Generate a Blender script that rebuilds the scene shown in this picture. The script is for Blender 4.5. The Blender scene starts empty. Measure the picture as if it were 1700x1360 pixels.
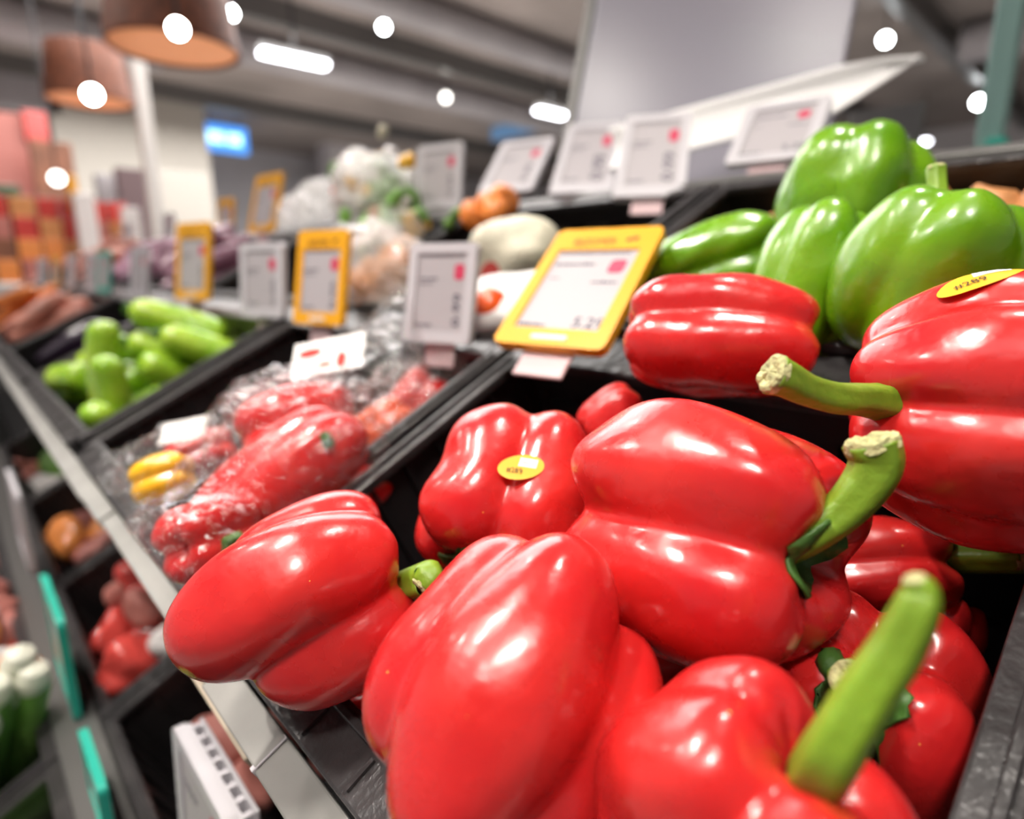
import bpy, bmesh, math, random
import numpy as np
from mathutils import Vector, Matrix, Quaternion, noise
from mathutils.bvhtree import BVHTree

# ------------------------------------------------------------------ camera, world, light, exposure
scene = bpy.context.scene
COL = scene.collection
PITCH = math.atan(.23)
YAW = math.atan(.96 * math.cos(PITCH))
CAM_Z = 1.17
fwd = Vector((-math.cos(YAW) * math.cos(PITCH), math.sin(YAW) * math.cos(PITCH), -math.sin(PITCH)))
rgt = Vector((math.sin(YAW), math.cos(YAW), 0))
upv = rgt.cross(fwd)
cd = bpy.data.cameras.new('camera')
cam = bpy.data.objects.new('camera', cd)
COL.objects.link(cam)
cam.matrix_world = Matrix(((rgt.x, upv.x, -fwd.x, 0), (rgt.y, upv.y, -fwd.y, 0), (rgt.z, upv.z, -fwd.z, CAM_Z), (0, 0, 0, 1)))
cd.sensor_width = 36
cd.lens = 36 * 1000 / 1700
cd.clip_start = .01
cd.dof.use_dof = True
cd.dof.focus_distance = .235
cd.dof.aperture_fstop = 3.9
scene.camera = cam
scene.view_settings.view_transform = 'Standard'
scene.view_settings.look = 'None'
scene.view_settings.gamma = 1
scene.view_settings.exposure = .12
scene.view_settings.use_curve_mapping = False
scene.cycles.use_denoising = True
scene.cycles.max_bounces = 8
scene.cycles.transparent_max_bounces = 24
scene.cycles.sample_clamp_indirect = 6
world = bpy.data.worlds.new('world')
scene.world = world
world.use_nodes = True
world.node_tree.nodes['Background'].inputs[0].default_value = (.9, .92, 1, 1)
world.node_tree.nodes['Background'].inputs[1].default_value = .35

def area(name, loc, target, size, power, color, size_y=None, spread=180):
    l = bpy.data.lights.new(name, 'AREA')
    l.energy = power; l.color = color; l.size = size
    l.shape = 'DISK' if size_y is None else 'RECTANGLE'
    if size_y: l.size_y = size_y
    l.spread = math.radians(spread)
    o = bpy.data.objects.new(name, l)
    COL.objects.link(o)
    o.location = loc
    o.rotation_euler = (Vector(target) - Vector(loc)).to_track_quat('-Z', 'Y').to_euler()
    return o
WARM = (1, .93, .85)
PILE = (-.15, .2, 1.0)
# ceiling spots aimed at the produce; the two smallest are added for sparkle
area('spot_or_sparkle_beam', (.55, -.75, 3.3), PILE, .46, 7.6, WARM, spread=80)
area('spot_or_sparkle_beam', (-.9, -.7, 3.4), PILE, .24, 4.6, WARM, spread=80)
area('spot_or_sparkle_beam', (-.2, .95, 3.3), PILE, .16, 4.4, WARM, spread=90)
area('spot_or_sparkle_beam', (-1.0, -.35, 3.3), (-.6, .15, .95), .06, 3.6, WARM, spread=50)  # added tiny lamp: sparkles on the bag film, brighter bag
area('spot_or_sparkle_beam', (-3.0, .9, 3.5), (-2.2, .4, .95), .07, 5, WARM, spread=80)  # added tiny lamp for glints on the far-left goods
area('spot_or_sparkle_beam', (-2.2, -.9, 3.4), (-1.6, .3, .9), .22, 9, WARM, spread=110)
area('spot_or_sparkle_beam', (-4.2, -.9, 3.4), (-3.6, .3, .9), .22, 11, WARM, spread=110)
# broad soft-fill lights for ambient, standing in for rows of ceiling tubes
area('tube_row_fill', (-6.8, 4, 3.6), (-6.8, 4, 0), 8.5, 1050, (1, .97, .95), size_y=7)
area('tube_row_fill', (-1, -1.6, 3.6), (-1, -1.0, 0), 3.5, 16, (1, .97, .95), size_y=1.2)

# ------------------------------------------------------------------ baked placement tables (metres, world space)
PEPPERS = [
    {'name': 'bell_pepper', 'color': 'red', 'label': 'large glossy red bell pepper with thick curved pale-tipped stem, in the middle of the heap', 'group': 'loose red bell peppers in the nearest crate', 'loc': [-0.1127, 0.2102, 1.0682], 'M': [[-0.124, 0.0857, 0.9886], [-0.9144, -0.3967, -0.0803], [0.3853, -0.9139, 0.1276]], 'R': 0.0522, 'L': 0.0516, 'lobes': [(52, 0.46, 0.57, 0.56, 1.0, 0.0), (-44, 0.46, 0.58, 0.56, 1.0, 0.0), (134, 0.46, 0.54, 0.54, 1.0, 0.0), (-135, 0.46, 0.56, 0.54, 1.02, 0.04)], 'taper': -0.04, 'bend': (0, 0), 'seed': 1, 'dim': 0.16, 'p': 2.3, 'K': 20, 'calyx': 1.7, 'stem': [(0.0054, -0.0011, 0.0354, 0.0076), (0.0107, -0.0066, 0.0462, 0.0066), (0.0074, -0.0159, 0.054, 0.0065), (0.0056, -0.0266, 0.0596, 0.0073), (0.006, -0.0342, 0.0617, 0.0078), (0.0088, -0.04, 0.0604, 0.0084)]},
    {'name': 'bell_pepper', 'color': 'red', 'label': 'huge red bell pepper at the right edge, oval sticker on top and stem pointing left', 'group': 'loose red bell peppers in the nearest crate', 'loc': [-0.0313, 0.2886, 1.1182], 'M': [[0.1233, -0.0639, -0.9903], [-0.9766, 0.1695, -0.1325], [0.1763, 0.9835, -0.0415]], 'R': 0.0502, 'L': 0.0531, 'lobes': [(-82, 0.48, 0.54, 0.46, 1.0, 0.0), (-28, 0.48, 0.54, 0.45, 1.0, 0.0), (28, 0.48, 0.55, 0.46, 1.0, 0.0), (84, 0.46, 0.54, 0.5, 1.0, 0.0), (180, 0.42, 0.6, 0.6, 1.0, 0.0)], 'taper': 0.0, 'bend': (0, 0), 'seed': 2, 'dim': 0.16, 'p': 2.3, 'K': 22, 'calyx': None, 'stem': [(0.0188, -0.0008, 0.0281, 0.0092), (0.0274, -0.0003, 0.0341, 0.009), (0.0379, -0.0, 0.0391, 0.0069), (0.0481, 0.0003, 0.0438, 0.0058), (0.0591, 0.0002, 0.0495, 0.0055), (0.0712, 0.0022, 0.0567, 0.0054), (0.0792, 0.0052, 0.0621, 0.0061), (0.0828, 0.0065, 0.0651, 0.0069)], 'sticker': ([0.2948, -0.0, 0.0051], [-1.2657, 0.2199, 0.0473], 0, 0.03, 0.016, [-0.00063, 8e-05, -0.00077])},
    {'name': 'bell_pepper', 'color': 'red', 'label': 'long tapering red bell pepper hanging over the grey front rail of the crate', 'group': 'loose red bell peppers in the nearest crate', 'loc': [-0.2434, 0.1006, 1.0237], 'M': [[0.7669, 0.5394, 0.3476], [-0.4613, 0.0868, 0.883], [0.4461, -0.8376, 0.3154]], 'R': 0.0453, 'L': 0.0434, 'lobes': [(-22, 0.4, 0.62, 0.58, 1.1, -0.08), (60, 0.52, 0.5, 0.46, 0.8, 0.17), (-96, 0.47, 0.53, 0.5, 0.82, 0.2), (165, 0.42, 0.58, 0.6, 0.95, 0.0)], 'taper': 0.05, 'bend': (0, 0), 'seed': 3, 'dim': 0.16, 'p': 2.3, 'K': 26, 'calyx': None, 'stem': [(0.0043, 0.0124, 0.0399, 0.007), (0.0144, 0.0133, 0.0467, 0.0076), (0.0201, 0.0142, 0.0524, 0.008), (0.0208, 0.0158, 0.0482, 0.0063)]},
    {'name': 'bell_pepper', 'color': 'red', 'label': 'broad red bell pepper at the bottom centre, cropped by the lower edge of the photo', 'group': 'loose red bell peppers in the nearest crate', 'loc': [-0.1285, 0.1202, 1.0295], 'M': [[0.5618, 0.8208, -0.1035], [-0.4246, 0.3934, 0.8154], [0.71, -0.4142, 0.5696]], 'R': 0.0459, 'L': 0.0518, 'lobes': [(-6, 0.42, 0.6, 0.6, 1.0, 0.0), (74, 0.5, 0.52, 0.48, 0.86, -0.06), (-78, 0.48, 0.53, 0.5, 0.82, 0.08), (180, 0.42, 0.6, 0.6, 1.0, 0.0)], 'taper': 0.02, 'bend': (0, 0), 'seed': 14, 'dim': 0.16, 'p': 2.3, 'K': 18, 'calyx': None},
    {'name': 'bell_pepper', 'color': 'red', 'label': 'red bell pepper with a yellow sticker on its side, beside the black crate wall', 'group': 'loose red bell peppers in the nearest crate', 'loc': [-0.2237, 0.2093, 1.0522], 'M': [[0.6129, -0.73, 0.3025], [-0.4234, -0.6266, -0.6543], [0.6672, 0.2729, -0.6931]], 'R': 0.0475, 'L': 0.0426, 'lobes': [(46, 0.48, 0.54, 0.54, 1.0, 0.0), (-40, 0.46, 0.56, 0.56, 1.02, 0.0), (128, 0.46, 0.54, 0.54, 1.0, 0.1), (-128, 0.46, 0.54, 0.54, 1.0, 0.0)], 'taper': 0.1, 'bend': (0, 0), 'seed': 5, 'dim': 0.16, 'p': 2.3, 'K': 20, 'calyx': 1, 'stem': [(0.0061, 0.005, 0.0403, 0.012), (0.0069, 0.0009, 0.0485, 0.0089), (0.0076, -0.0002, 0.0574, 0.0075)], 'sticker': ([0.3044, -0.0, 0.123], [-0.9125, -0.001, -0.4204], 12, 0.0225, 0.0135, [0.00021, -0.00088, -0.00044])},
    {'name': 'bell_pepper', 'color': 'red', 'label': 'red bell pepper with one crease across its top, furthest back beside the yellow price label', 'group': 'loose red bell peppers in the nearest crate', 'loc': [-0.172, 0.3216, 1.1323], 'M': [[0.4692, 0.0176, 0.8829], [-0.8771, -0.107, 0.4683], [0.1027, -0.9941, -0.0348]], 'R': 0.0355, 'L': 0.0514, 'lobes': [(22, 0.4, 0.62, 0.66, 1.0, 0.0), (-66, 0.48, 0.54, 0.5, 0.96, 0.0), (112, 0.44, 0.56, 0.56, 0.95, 0.0), (-150, 0.42, 0.58, 0.6, 1.0, 0.0)], 'taper': 0.0, 'bend': (0, 0), 'seed': 6, 'dim': 0.16, 'p': 2.3, 'K': 20, 'calyx': None},
    {'name': 'bell_pepper', 'color': 'red', 'label': 'red bell pepper showing only a small rounded shoulder left of the back one', 'group': 'loose red bell peppers in the nearest crate', 'loc': [-0.2298, 0.302, 1.0792], 'M': [[0.589, 0.6395, 0.4942], [-0.7739, 0.2702, 0.5727], [0.2327, -0.7198, 0.6541]], 'R': 0.0185, 'L': 0.0212, 'lobes': [(0, 0.4, 0.62, 0.7, 1.0, 0.0), (120, 0.4, 0.62, 0.7, 1.0, 0.0), (240, 0.4, 0.62, 0.7, 1.0, 0.0)], 'taper': 0.0, 'bend': (0, 0), 'seed': 7, 'dim': 0.16, 'p': 2.3, 'K': 18, 'calyx': None},
    {'name': 'bell_pepper', 'color': 'red', 'label': 'red bell pepper in the bottom right, its long bright green stem rising straight up', 'group': 'loose red bell peppers in the nearest crate', 'loc': [-0.0545, 0.1347, 1.0294], 'M': [[-0.1819, 0.8305, 0.5265], [-0.9787, -0.2048, -0.0151], [0.0953, -0.518, 0.8501]], 'R': 0.0365, 'L': 0.0336, 'lobes': [(50, 0.5, 0.56, 0.54, 1.06, 0.12), (-40, 0.46, 0.57, 0.56, 1.0, 0.0), (140, 0.46, 0.54, 0.54, 1.0, 0.0), (-105, 0.46, 0.54, 0.54, 1.0, 0.0)], 'taper': -0.03, 'bend': (0, 0), 'seed': 8, 'dim': 0.16, 'p': 2.3, 'K': 20, 'calyx': None, 'stem': [(0.001, 0.002, 0.0282, 0.0062), (0.0071, 0.0002, 0.04, 0.006), (0.0071, -0.0022, 0.0478, 0.0056), (0.003, -0.0063, 0.0578, 0.0053), (-0.0013, -0.0098, 0.0672, 0.0049), (-0.0037, -0.0133, 0.075, 0.0043), (-0.0048, -0.0157, 0.0785, 0.0036), (-0.0039, -0.0181, 0.0803, 0.0023)]},
    {'name': 'bell_pepper', 'color': 'red', 'label': 'red bell pepper lit in patches under the long green stem, dark calyx facing up', 'group': 'loose red bell peppers in the nearest crate', 'loc': [-0.0513, 0.2411, 1.0005], 'M': [[0.2859, 0.9582, 0.0092], [-0.8938, 0.2701, -0.3581], [-0.3456, 0.0942, 0.9337]], 'R': 0.0418, 'L': 0.0441, 'lobes': [(40, 0.48, 0.54, 0.54, 1.0, 0.0), (-50, 0.48, 0.54, 0.54, 1.0, 0.0), (130, 0.48, 0.54, 0.54, 1.0, 0.0), (-140, 0.48, 0.54, 0.54, 1.0, 0.0)], 'taper': 0.0, 'bend': (0, 0), 'seed': 9, 'dim': 0.16, 'p': 2.3, 'K': 20, 'calyx': 1.1, 'stem': [(0.021, -0.0045, 0.0378, 0.0082), (0.0255, -0.0056, 0.0496, 0.0075), (0.028, -0.0065, 0.0555, 0.0066)]},
    {'name': 'bell_pepper', 'color': 'red', 'label': 'shaded red bell pepper beneath the huge right-hand one, its thick olive stem pointing right', 'group': 'loose red bell peppers in the nearest crate', 'loc': [-0.0798, 0.3232, 1.0229], 'M': [[0.2817, 0.3722, 0.8844], [-0.8619, -0.3068, 0.4037], [0.4216, -0.876, 0.2344]], 'R': 0.0268, 'L': 0.0366, 'lobes': [(35, 0.46, 0.56, 0.55, 1.0, 0.0), (125, 0.46, 0.56, 0.55, 1.0, 0.0), (215, 0.46, 0.56, 0.55, 1.0, 0.0), (305, 0.46, 0.56, 0.55, 1.0, 0.0)], 'taper': 0.0, 'bend': (0, 0), 'seed': 10, 'dim': 0.16, 'p': 2.3, 'K': 18, 'calyx': None, 'stem': [(-0.0109, -0.0036, 0.0253, 0.0098), (0.002, -0.0041, 0.0347, 0.0078), (0.0097, -0.0034, 0.0473, 0.007), (0.0114, -0.0032, 0.058, 0.0073)]},
    {'name': 'bell_pepper', 'color': 'red', 'label': 'small red bell pepper shoulder low in the shadow beside the dark crate corner', 'group': 'loose red bell peppers in the nearest crate', 'loc': [-0.0461, 0.3222, 1.002], 'M': [[0.1259, 0.9866, 0.1041], [-0.8796, 0.0625, 0.4716], [0.4588, -0.1509, 0.8757]], 'R': 0.0157, 'L': 0.0185, 'lobes': [(0, 0.46, 0.56, 0.55, 1.0, 0.0), (90, 0.46, 0.56, 0.55, 1.0, 0.0), (180, 0.46, 0.56, 0.55, 1.0, 0.0), (270, 0.46, 0.56, 0.55, 1.0, 0.0)], 'taper': 0.0, 'bend': (0, 0), 'seed': 11, 'dim': 0.16, 'p': 2.3, 'K': 18, 'calyx': None},
    {'name': 'bell_pepper', 'color': 'red', 'label': 'red bell pepper almost hidden in the dark gap under the overhanging one', 'group': 'loose red bell peppers in the nearest crate', 'loc': [-0.2366, 0.1364, 0.9434], 'M': [[0.6667, 0.4735, 0.5756], [-0.3845, -0.443, 0.8099], [0.6385, -0.7612, -0.1133]], 'R': 0.0155, 'L': 0.0248, 'lobes': [(20, 0.46, 0.56, 0.55, 1.0, 0.0), (110, 0.46, 0.56, 0.55, 1.0, 0.0), (200, 0.46, 0.56, 0.55, 1.0, 0.0), (290, 0.46, 0.56, 0.55, 1.0, 0.0)], 'taper': 0.0, 'bend': (0, 0), 'seed': 12, 'dim': 0.16, 'p': 2.3, 'K': 18, 'calyx': None},
    {'name': 'bell_pepper', 'color': 'red', 'label': 'red bell pepper glimpsed behind the stem base of the huge right-hand one', 'group': 'loose red bell peppers in the nearest crate', 'loc': [-0.0868, 0.33, 1.1096], 'M': [[0.2504, 0.9566, -0.1494], [-0.9523, 0.2711, 0.1398], [0.1742, 0.1073, 0.9788]], 'R': 0.0162, 'L': 0.0206, 'lobes': [(45, 0.46, 0.56, 0.55, 1.0, 0.0), (135, 0.46, 0.56, 0.55, 1.0, 0.0), (225, 0.46, 0.56, 0.55, 1.0, 0.0), (315, 0.46, 0.56, 0.55, 1.0, 0.0)], 'taper': 0.0, 'bend': (0, 0), 'seed': 13, 'dim': 0.16, 'p': 2.3, 'K': 18, 'calyx': None},
    {'name': 'bell_pepper', 'color': 'red', 'label': 'red bell pepper buried deep in the gap below the middle one', 'group': 'loose red bell peppers in the nearest crate', 'loc': [-0.132, 0.2426, 0.9712], 'M': [[0.3878, 0.6915, 0.6095], [-0.7129, -0.1941, 0.6738], [0.5842, -0.6958, 0.4177]], 'R': 0.033, 'L': 0.048, 'lobes': [(45, 0.46, 0.56, 0.55, 1.0, 0.0), (135, 0.46, 0.56, 0.55, 1.0, 0.0), (225, 0.46, 0.56, 0.55, 1.0, 0.0), (315, 0.46, 0.56, 0.55, 1.0, 0.0)], 'taper': 0.0, 'bend': (0, 0), 'seed': 14, 'dim': 0.16, 'p': 2.3, 'K': 18, 'calyx': None, 'stem': [(0.0453, -0.0204, -0.0057, 0.0054), (0.053, -0.0242, -0.0064, 0.0042)]},
    {'name': 'bell_pepper', 'color': 'green', 'label': 'green bell pepper lying on its side, leftmost of the greens, behind the yellow label', 'group': 'green bell peppers in the crate behind', 'loc': [-0.261, 0.4736, 1.1749], 'M': [[0.4827, 0.293, 0.8253], [-0.8757, 0.1712, 0.4514], [-0.009, -0.9407, 0.3392]], 'R': 0.039, 'L': 0.0525, 'lobes': [(45, 0.46, 0.56, 0.55, 1.0, 0.0), (135, 0.46, 0.56, 0.55, 1.0, 0.0), (225, 0.46, 0.56, 0.55, 1.0, 0.0), (315, 0.46, 0.56, 0.55, 1.0, 0.0)], 'taper': 0.0, 'bend': (0, 0), 'seed': 21, 'dim': 0.16, 'p': 2.3, 'K': 18, 'calyx': None},
    {'name': 'bell_pepper', 'color': 'green', 'label': 'green bell pepper between the leftmost green one and the stemmed one', 'group': 'green bell peppers in the crate behind', 'loc': [-0.1605, 0.4179, 1.1585], 'M': [[0.3775, 0.9228, 0.0771], [-0.9049, 0.3499, 0.2424], [0.1967, -0.1612, 0.9671]], 'R': 0.0363, 'L': 0.0533, 'lobes': [(0, 0.42, 0.6, 0.6, 1.0, 0.0), (75, 0.42, 0.6, 0.6, 0.95, 0.0), (-75, 0.42, 0.6, 0.6, 0.98, 0.0), (180, 0.42, 0.6, 0.6, 1.0, 0.0)], 'taper': 0.0, 'bend': (0, 0), 'seed': 22, 'dim': 0.16, 'p': 2.3, 'K': 18, 'calyx': None},
    {'name': 'bell_pepper', 'color': 'green', 'label': 'round knobbly green bell pepper on top of the green heap', 'group': 'green bell peppers in the crate behind', 'loc': [-0.1946, 0.5635, 1.2309], 'M': [[0.3674, 0.9281, 0.0598], [-0.8984, 0.3375, 0.2808], [0.2405, -0.1569, 0.9579]], 'R': 0.057, 'L': 0.0475, 'lobes': [(20, 0.46, 0.52, 0.5, 1.0, 0.0), (80, 0.46, 0.52, 0.5, 0.95, 0.0), (-40, 0.46, 0.52, 0.5, 1.0, 0.0), (140, 0.46, 0.5, 0.5, 0.95, 0.0), (-110, 0.46, 0.52, 0.5, 1.0, 0.0)], 'taper': 0.0, 'bend': (0, 0), 'seed': 23, 'dim': 0.16, 'p': 2.3, 'K': 18, 'calyx': None},
    {'name': 'bell_pepper', 'color': 'green', 'label': 'large green bell pepper with a short upright green stem', 'group': 'green bell peppers in the crate behind', 'loc': [-0.0941, 0.4009, 1.1651], 'M': [[0.1995, 0.9183, 0.3418], [-0.9774, 0.2115, 0.0022], [-0.0703, -0.3345, 0.9398]], 'R': 0.0442, 'L': 0.0486, 'lobes': [(15, 0.44, 0.6, 0.6, 1.0, 0.0), (-60, 0.42, 0.6, 0.6, 0.95, 0.0), (85, 0.42, 0.6, 0.6, 1.0, 0.0), (180, 0.42, 0.6, 0.6, 1.0, 0.0)], 'taper': 0.0, 'bend': (0, 0), 'seed': 24, 'dim': 0.16, 'p': 2.3, 'K': 18, 'calyx': None, 'stem': [(-0.0151, -0.0123, 0.0379, 0.006), (-0.0198, -0.0161, 0.0452, 0.0047), (-0.0262, -0.0221, 0.0553, 0.0048)]},
    {'name': 'bell_pepper', 'color': 'green', 'label': 'green bell pepper cut off by the right edge of the photo', 'group': 'green bell peppers in the crate behind', 'loc': [-0.0708, 0.5264, 1.1739], 'M': [[0.1333, 0.991, 0.0069], [-0.991, 0.1334, -0.0065], [-0.0073, -0.006, 1.0]], 'R': 0.034, 'L': 0.036, 'lobes': [(45, 0.46, 0.56, 0.55, 1.0, 0.0), (135, 0.46, 0.56, 0.55, 1.0, 0.0), (225, 0.46, 0.56, 0.55, 1.0, 0.0), (315, 0.46, 0.56, 0.55, 1.0, 0.0)], 'taper': 0.0, 'bend': (0, 0), 'seed': 25, 'dim': 0.16, 'p': 2.3, 'K': 18, 'calyx': None},
    {'name': 'bell_pepper', 'color': 'green', 'label': 'green bell pepper low behind the gap, mostly hidden by its neighbours', 'group': 'green bell peppers in the crate behind', 'loc': [-0.2782, 0.6038, 1.17], 'M': [[0.4185, 0.9082, 0.0], [-0.9082, 0.4185, 0.0], [-0.0, -0.0, 1.0]], 'R': 0.027, 'L': 0.033, 'lobes': [(10, 0.46, 0.56, 0.55, 1.0, 0.0), (100, 0.46, 0.56, 0.55, 1.0, 0.0), (190, 0.46, 0.56, 0.55, 1.0, 0.0), (280, 0.46, 0.56, 0.55, 1.0, 0.0)], 'taper': 0.0, 'bend': (0, 0), 'seed': 26, 'dim': 0.16, 'p': 2.3, 'K': 18, 'calyx': None},
    {'name': 'bell_pepper', 'color': 'bagged', 'label': 'upper red bell pepper in the clear bag, leaning against the white printed card', 'group': 'red bell peppers inside the clear bag', 'loc': [-0.4717, 0.2017, 1.036], 'M': [[0.8896, 0.2957, 0.348], [-0.3803, 0.058, 0.923], [0.2527, -0.9535, 0.164]], 'R': 0.0425, 'L': 0.0475, 'lobes': [(20, 0.46, 0.56, 0.55, 1.0, 0.0), (110, 0.46, 0.56, 0.55, 1.0, 0.0), (200, 0.46, 0.56, 0.55, 1.0, 0.0), (290, 0.46, 0.56, 0.55, 1.0, 0.0)], 'taper': 0.0, 'bend': (0, 0), 'seed': 31, 'dim': 0.16, 'p': 2.3, 'K': 18, 'calyx': None},
    {'name': 'bell_pepper', 'color': 'bagged', 'label': 'middle pointed red bell pepper in the clear bag, green stem at its right end', 'group': 'red bell peppers inside the clear bag', 'loc': [-0.414, 0.1609, 1.0216], 'M': [[0.884, 0.4444, 0.1449], [-0.3437, 0.4078, 0.8459], [0.3169, -0.7976, 0.5132]], 'R': 0.0357, 'L': 0.0696, 'lobes': [(0, 0.4, 0.66, 0.7, 1.0, 0.0), (90, 0.42, 0.6, 0.6, 0.9, 0.0), (-90, 0.42, 0.6, 0.6, 0.9, 0.0), (180, 0.42, 0.6, 0.6, 1.0, 0.0)], 'taper': 0.15, 'bend': (0, 0), 'seed': 32, 'dim': 0.16, 'p': 2.3, 'K': 18, 'calyx': None, 'stem': [(0.0355, -0.0025, 0.0387, 0.0041), (0.0457, -0.0069, 0.0387, 0.0036)]},
    {'name': 'bell_pepper', 'color': 'bagged', 'label': 'lowest red bell pepper in the clear bag, dark calyx hole facing out', 'group': 'red bell peppers inside the clear bag', 'loc': [-0.3703, 0.0991, 1.0117], 'M': [[0.8134, -0.4027, 0.4198], [0.4405, -0.0448, -0.8966], [0.3799, 0.9142, 0.141]], 'R': 0.0277, 'L': 0.0274, 'lobes': [(45, 0.46, 0.56, 0.55, 1.0, 0.0), (135, 0.46, 0.56, 0.55, 1.0, 0.0), (225, 0.46, 0.56, 0.55, 1.0, 0.0), (315, 0.46, 0.56, 0.55, 1.0, 0.0)], 'taper': 0.0, 'bend': (0, 0), 'seed': 33, 'dim': 0.16, 'p': 2.3, 'K': 18, 'calyx': None, 'stem': [(0.032, -0.0069, 0.0149, 0.0075), (0.0368, -0.008, 0.0183, 0.006)]},
    {'name': 'bell_pepper', 'color': 'bagged', 'label': 'red bell pepper in the clear bag, tucked against the crate wall behind the overhanging pepper', 'group': 'red bell peppers inside the clear bag', 'loc': [-0.3833, 0.2032, 1.0052], 'M': [[0.8259, 0.5037, 0.2531], [-0.4379, 0.2903, 0.8509], [0.3551, -0.8136, 0.4604]], 'R': 0.0205, 'L': 0.0289, 'lobes': [(10, 0.46, 0.56, 0.55, 1.0, 0.0), (100, 0.46, 0.56, 0.55, 1.0, 0.0), (190, 0.46, 0.56, 0.55, 1.0, 0.0), (280, 0.46, 0.56, 0.55, 1.0, 0.0)], 'taper': 0.0, 'bend': (0, 0), 'seed': 34, 'dim': 0.16, 'p': 2.3, 'K': 18, 'calyx': None},
    {'name': 'bell_pepper', 'color': 'orange', 'label': 'orange-red bell pepper in the clear bag, nearest the black crate wall', 'group': 'orange bell peppers inside the clear bags', 'loc': [-0.4695, 0.2751, 1.0242], 'M': [[0.8334, 0.4809, 0.2723], [-0.4883, 0.4101, 0.7703], [0.2588, -0.7749, 0.5767]], 'R': 0.0264, 'L': 0.0357, 'lobes': [(10, 0.46, 0.56, 0.55, 1.0, 0.0), (100, 0.46, 0.56, 0.55, 1.0, 0.0), (190, 0.46, 0.56, 0.55, 1.0, 0.0), (280, 0.46, 0.56, 0.55, 1.0, 0.0)], 'taper': 0.0, 'bend': (0, 0), 'seed': 35, 'dim': 0.16, 'p': 2.3, 'K': 18, 'calyx': None},
    {'name': 'bell_pepper', 'color': 'bagged', 'label': 'red bell pepper under film at the back corner of the bagged crate', 'group': 'red bell peppers inside the clear bag', 'loc': [-0.4905, 0.3316, 1.0355], 'M': [[0.8079, 0.5721, 0.1413], [-0.5461, 0.6367, 0.5444], [0.2215, -0.517, 0.8268]], 'R': 0.033, 'L': 0.039, 'lobes': [(30, 0.46, 0.56, 0.55, 1.0, 0.0), (120, 0.46, 0.56, 0.55, 1.0, 0.0), (210, 0.46, 0.56, 0.55, 1.0, 0.0), (300, 0.46, 0.56, 0.55, 1.0, 0.0)], 'taper': 0.0, 'bend': (0, 0), 'seed': 36, 'dim': 0.16, 'p': 2.3, 'K': 18, 'calyx': None},
    {'name': 'bell_pepper', 'color': 'yellow', 'label': 'yellow bell pepper in a clear bag at the left front corner of the crate', 'group': 'yellow bell peppers in view', 'loc': [-0.5275, 0.1097, 1.0069], 'M': [[0.8289, 0.3146, 0.4626], [-0.5163, 0.1118, 0.8491], [0.2154, -0.9426, 0.2551]], 'R': 0.0213, 'L': 0.0218, 'lobes': [(30, 0.46, 0.56, 0.55, 1.0, 0.0), (120, 0.46, 0.56, 0.55, 1.0, 0.0), (210, 0.46, 0.56, 0.55, 1.0, 0.0), (300, 0.46, 0.56, 0.55, 1.0, 0.0)], 'taper': 0.0, 'bend': (0, 0), 'seed': 37, 'dim': 0.16, 'p': 2.3, 'K': 18, 'calyx': None},
    {'name': 'bell_pepper', 'color': 'bagged', 'label': 'red bell pepper beside the yellow one, partly behind a white sticker', 'group': 'red bell peppers inside the clear bag', 'loc': [-0.5992, 0.1586, 1.0006], 'M': [[0.9325, 0.3023, 0.1977], [-0.2468, 0.1338, 0.9598], [0.2637, -0.9438, 0.1994]], 'R': 0.0239, 'L': 0.0313, 'lobes': [(30, 0.46, 0.56, 0.55, 1.0, 0.0), (120, 0.46, 0.56, 0.55, 1.0, 0.0), (210, 0.46, 0.56, 0.55, 1.0, 0.0), (300, 0.46, 0.56, 0.55, 1.0, 0.0)], 'taper': 0.0, 'bend': (0, 0), 'seed': 38, 'dim': 0.16, 'p': 2.3, 'K': 18, 'calyx': None},
]
TAGS = {'B1': [[-0.334, 0.706, 1.292], 0.171, 0.755, 0.0958, 0.1051],
 'B2': [[-0.456, 0.654, 1.26], 0.514, 0.771, 0.0875, 0.1665],
 'B3': [[-0.597, 0.69, 1.279], 0.572, 0.944, 0.0904, 0.2248],
 'B4': [[-0.78, 0.711, 1.299], 0.358, 0.778, 0.1003, 0.1368],
 'B5': [[-0.97, 0.714, 1.286], 0.304, 0.108, 0.1025, 0.1163],
 'B6': [[-1.398, 0.814, 1.334], 0.106, 0.307, 0.1294, 0.1305],
 'T1': [[-0.305, 0.317, 1.117], 0.193, 0.849, 0.0965, 0.1329],
 'T2': [[-0.458, 0.33, 1.105], 0.333, 0.196, 0.0739, 0.0921],
 'T3': [[-0.708, 0.333, 1.106], 0.302, 0.186, 0.0833, 0.1147],
 'T4': [[-0.899, 0.339, 1.105], 0.164, 0.076, 0.1115, 0.1048],
 'T5': [[-1.272, 0.35, 1.116], 0.288, 0.151, 0.1039, 0.1451],
 'T6': [[-1.674, 0.648, 1.271], 0.114, 0.27, 0.1367, 0.1555]}
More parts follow.
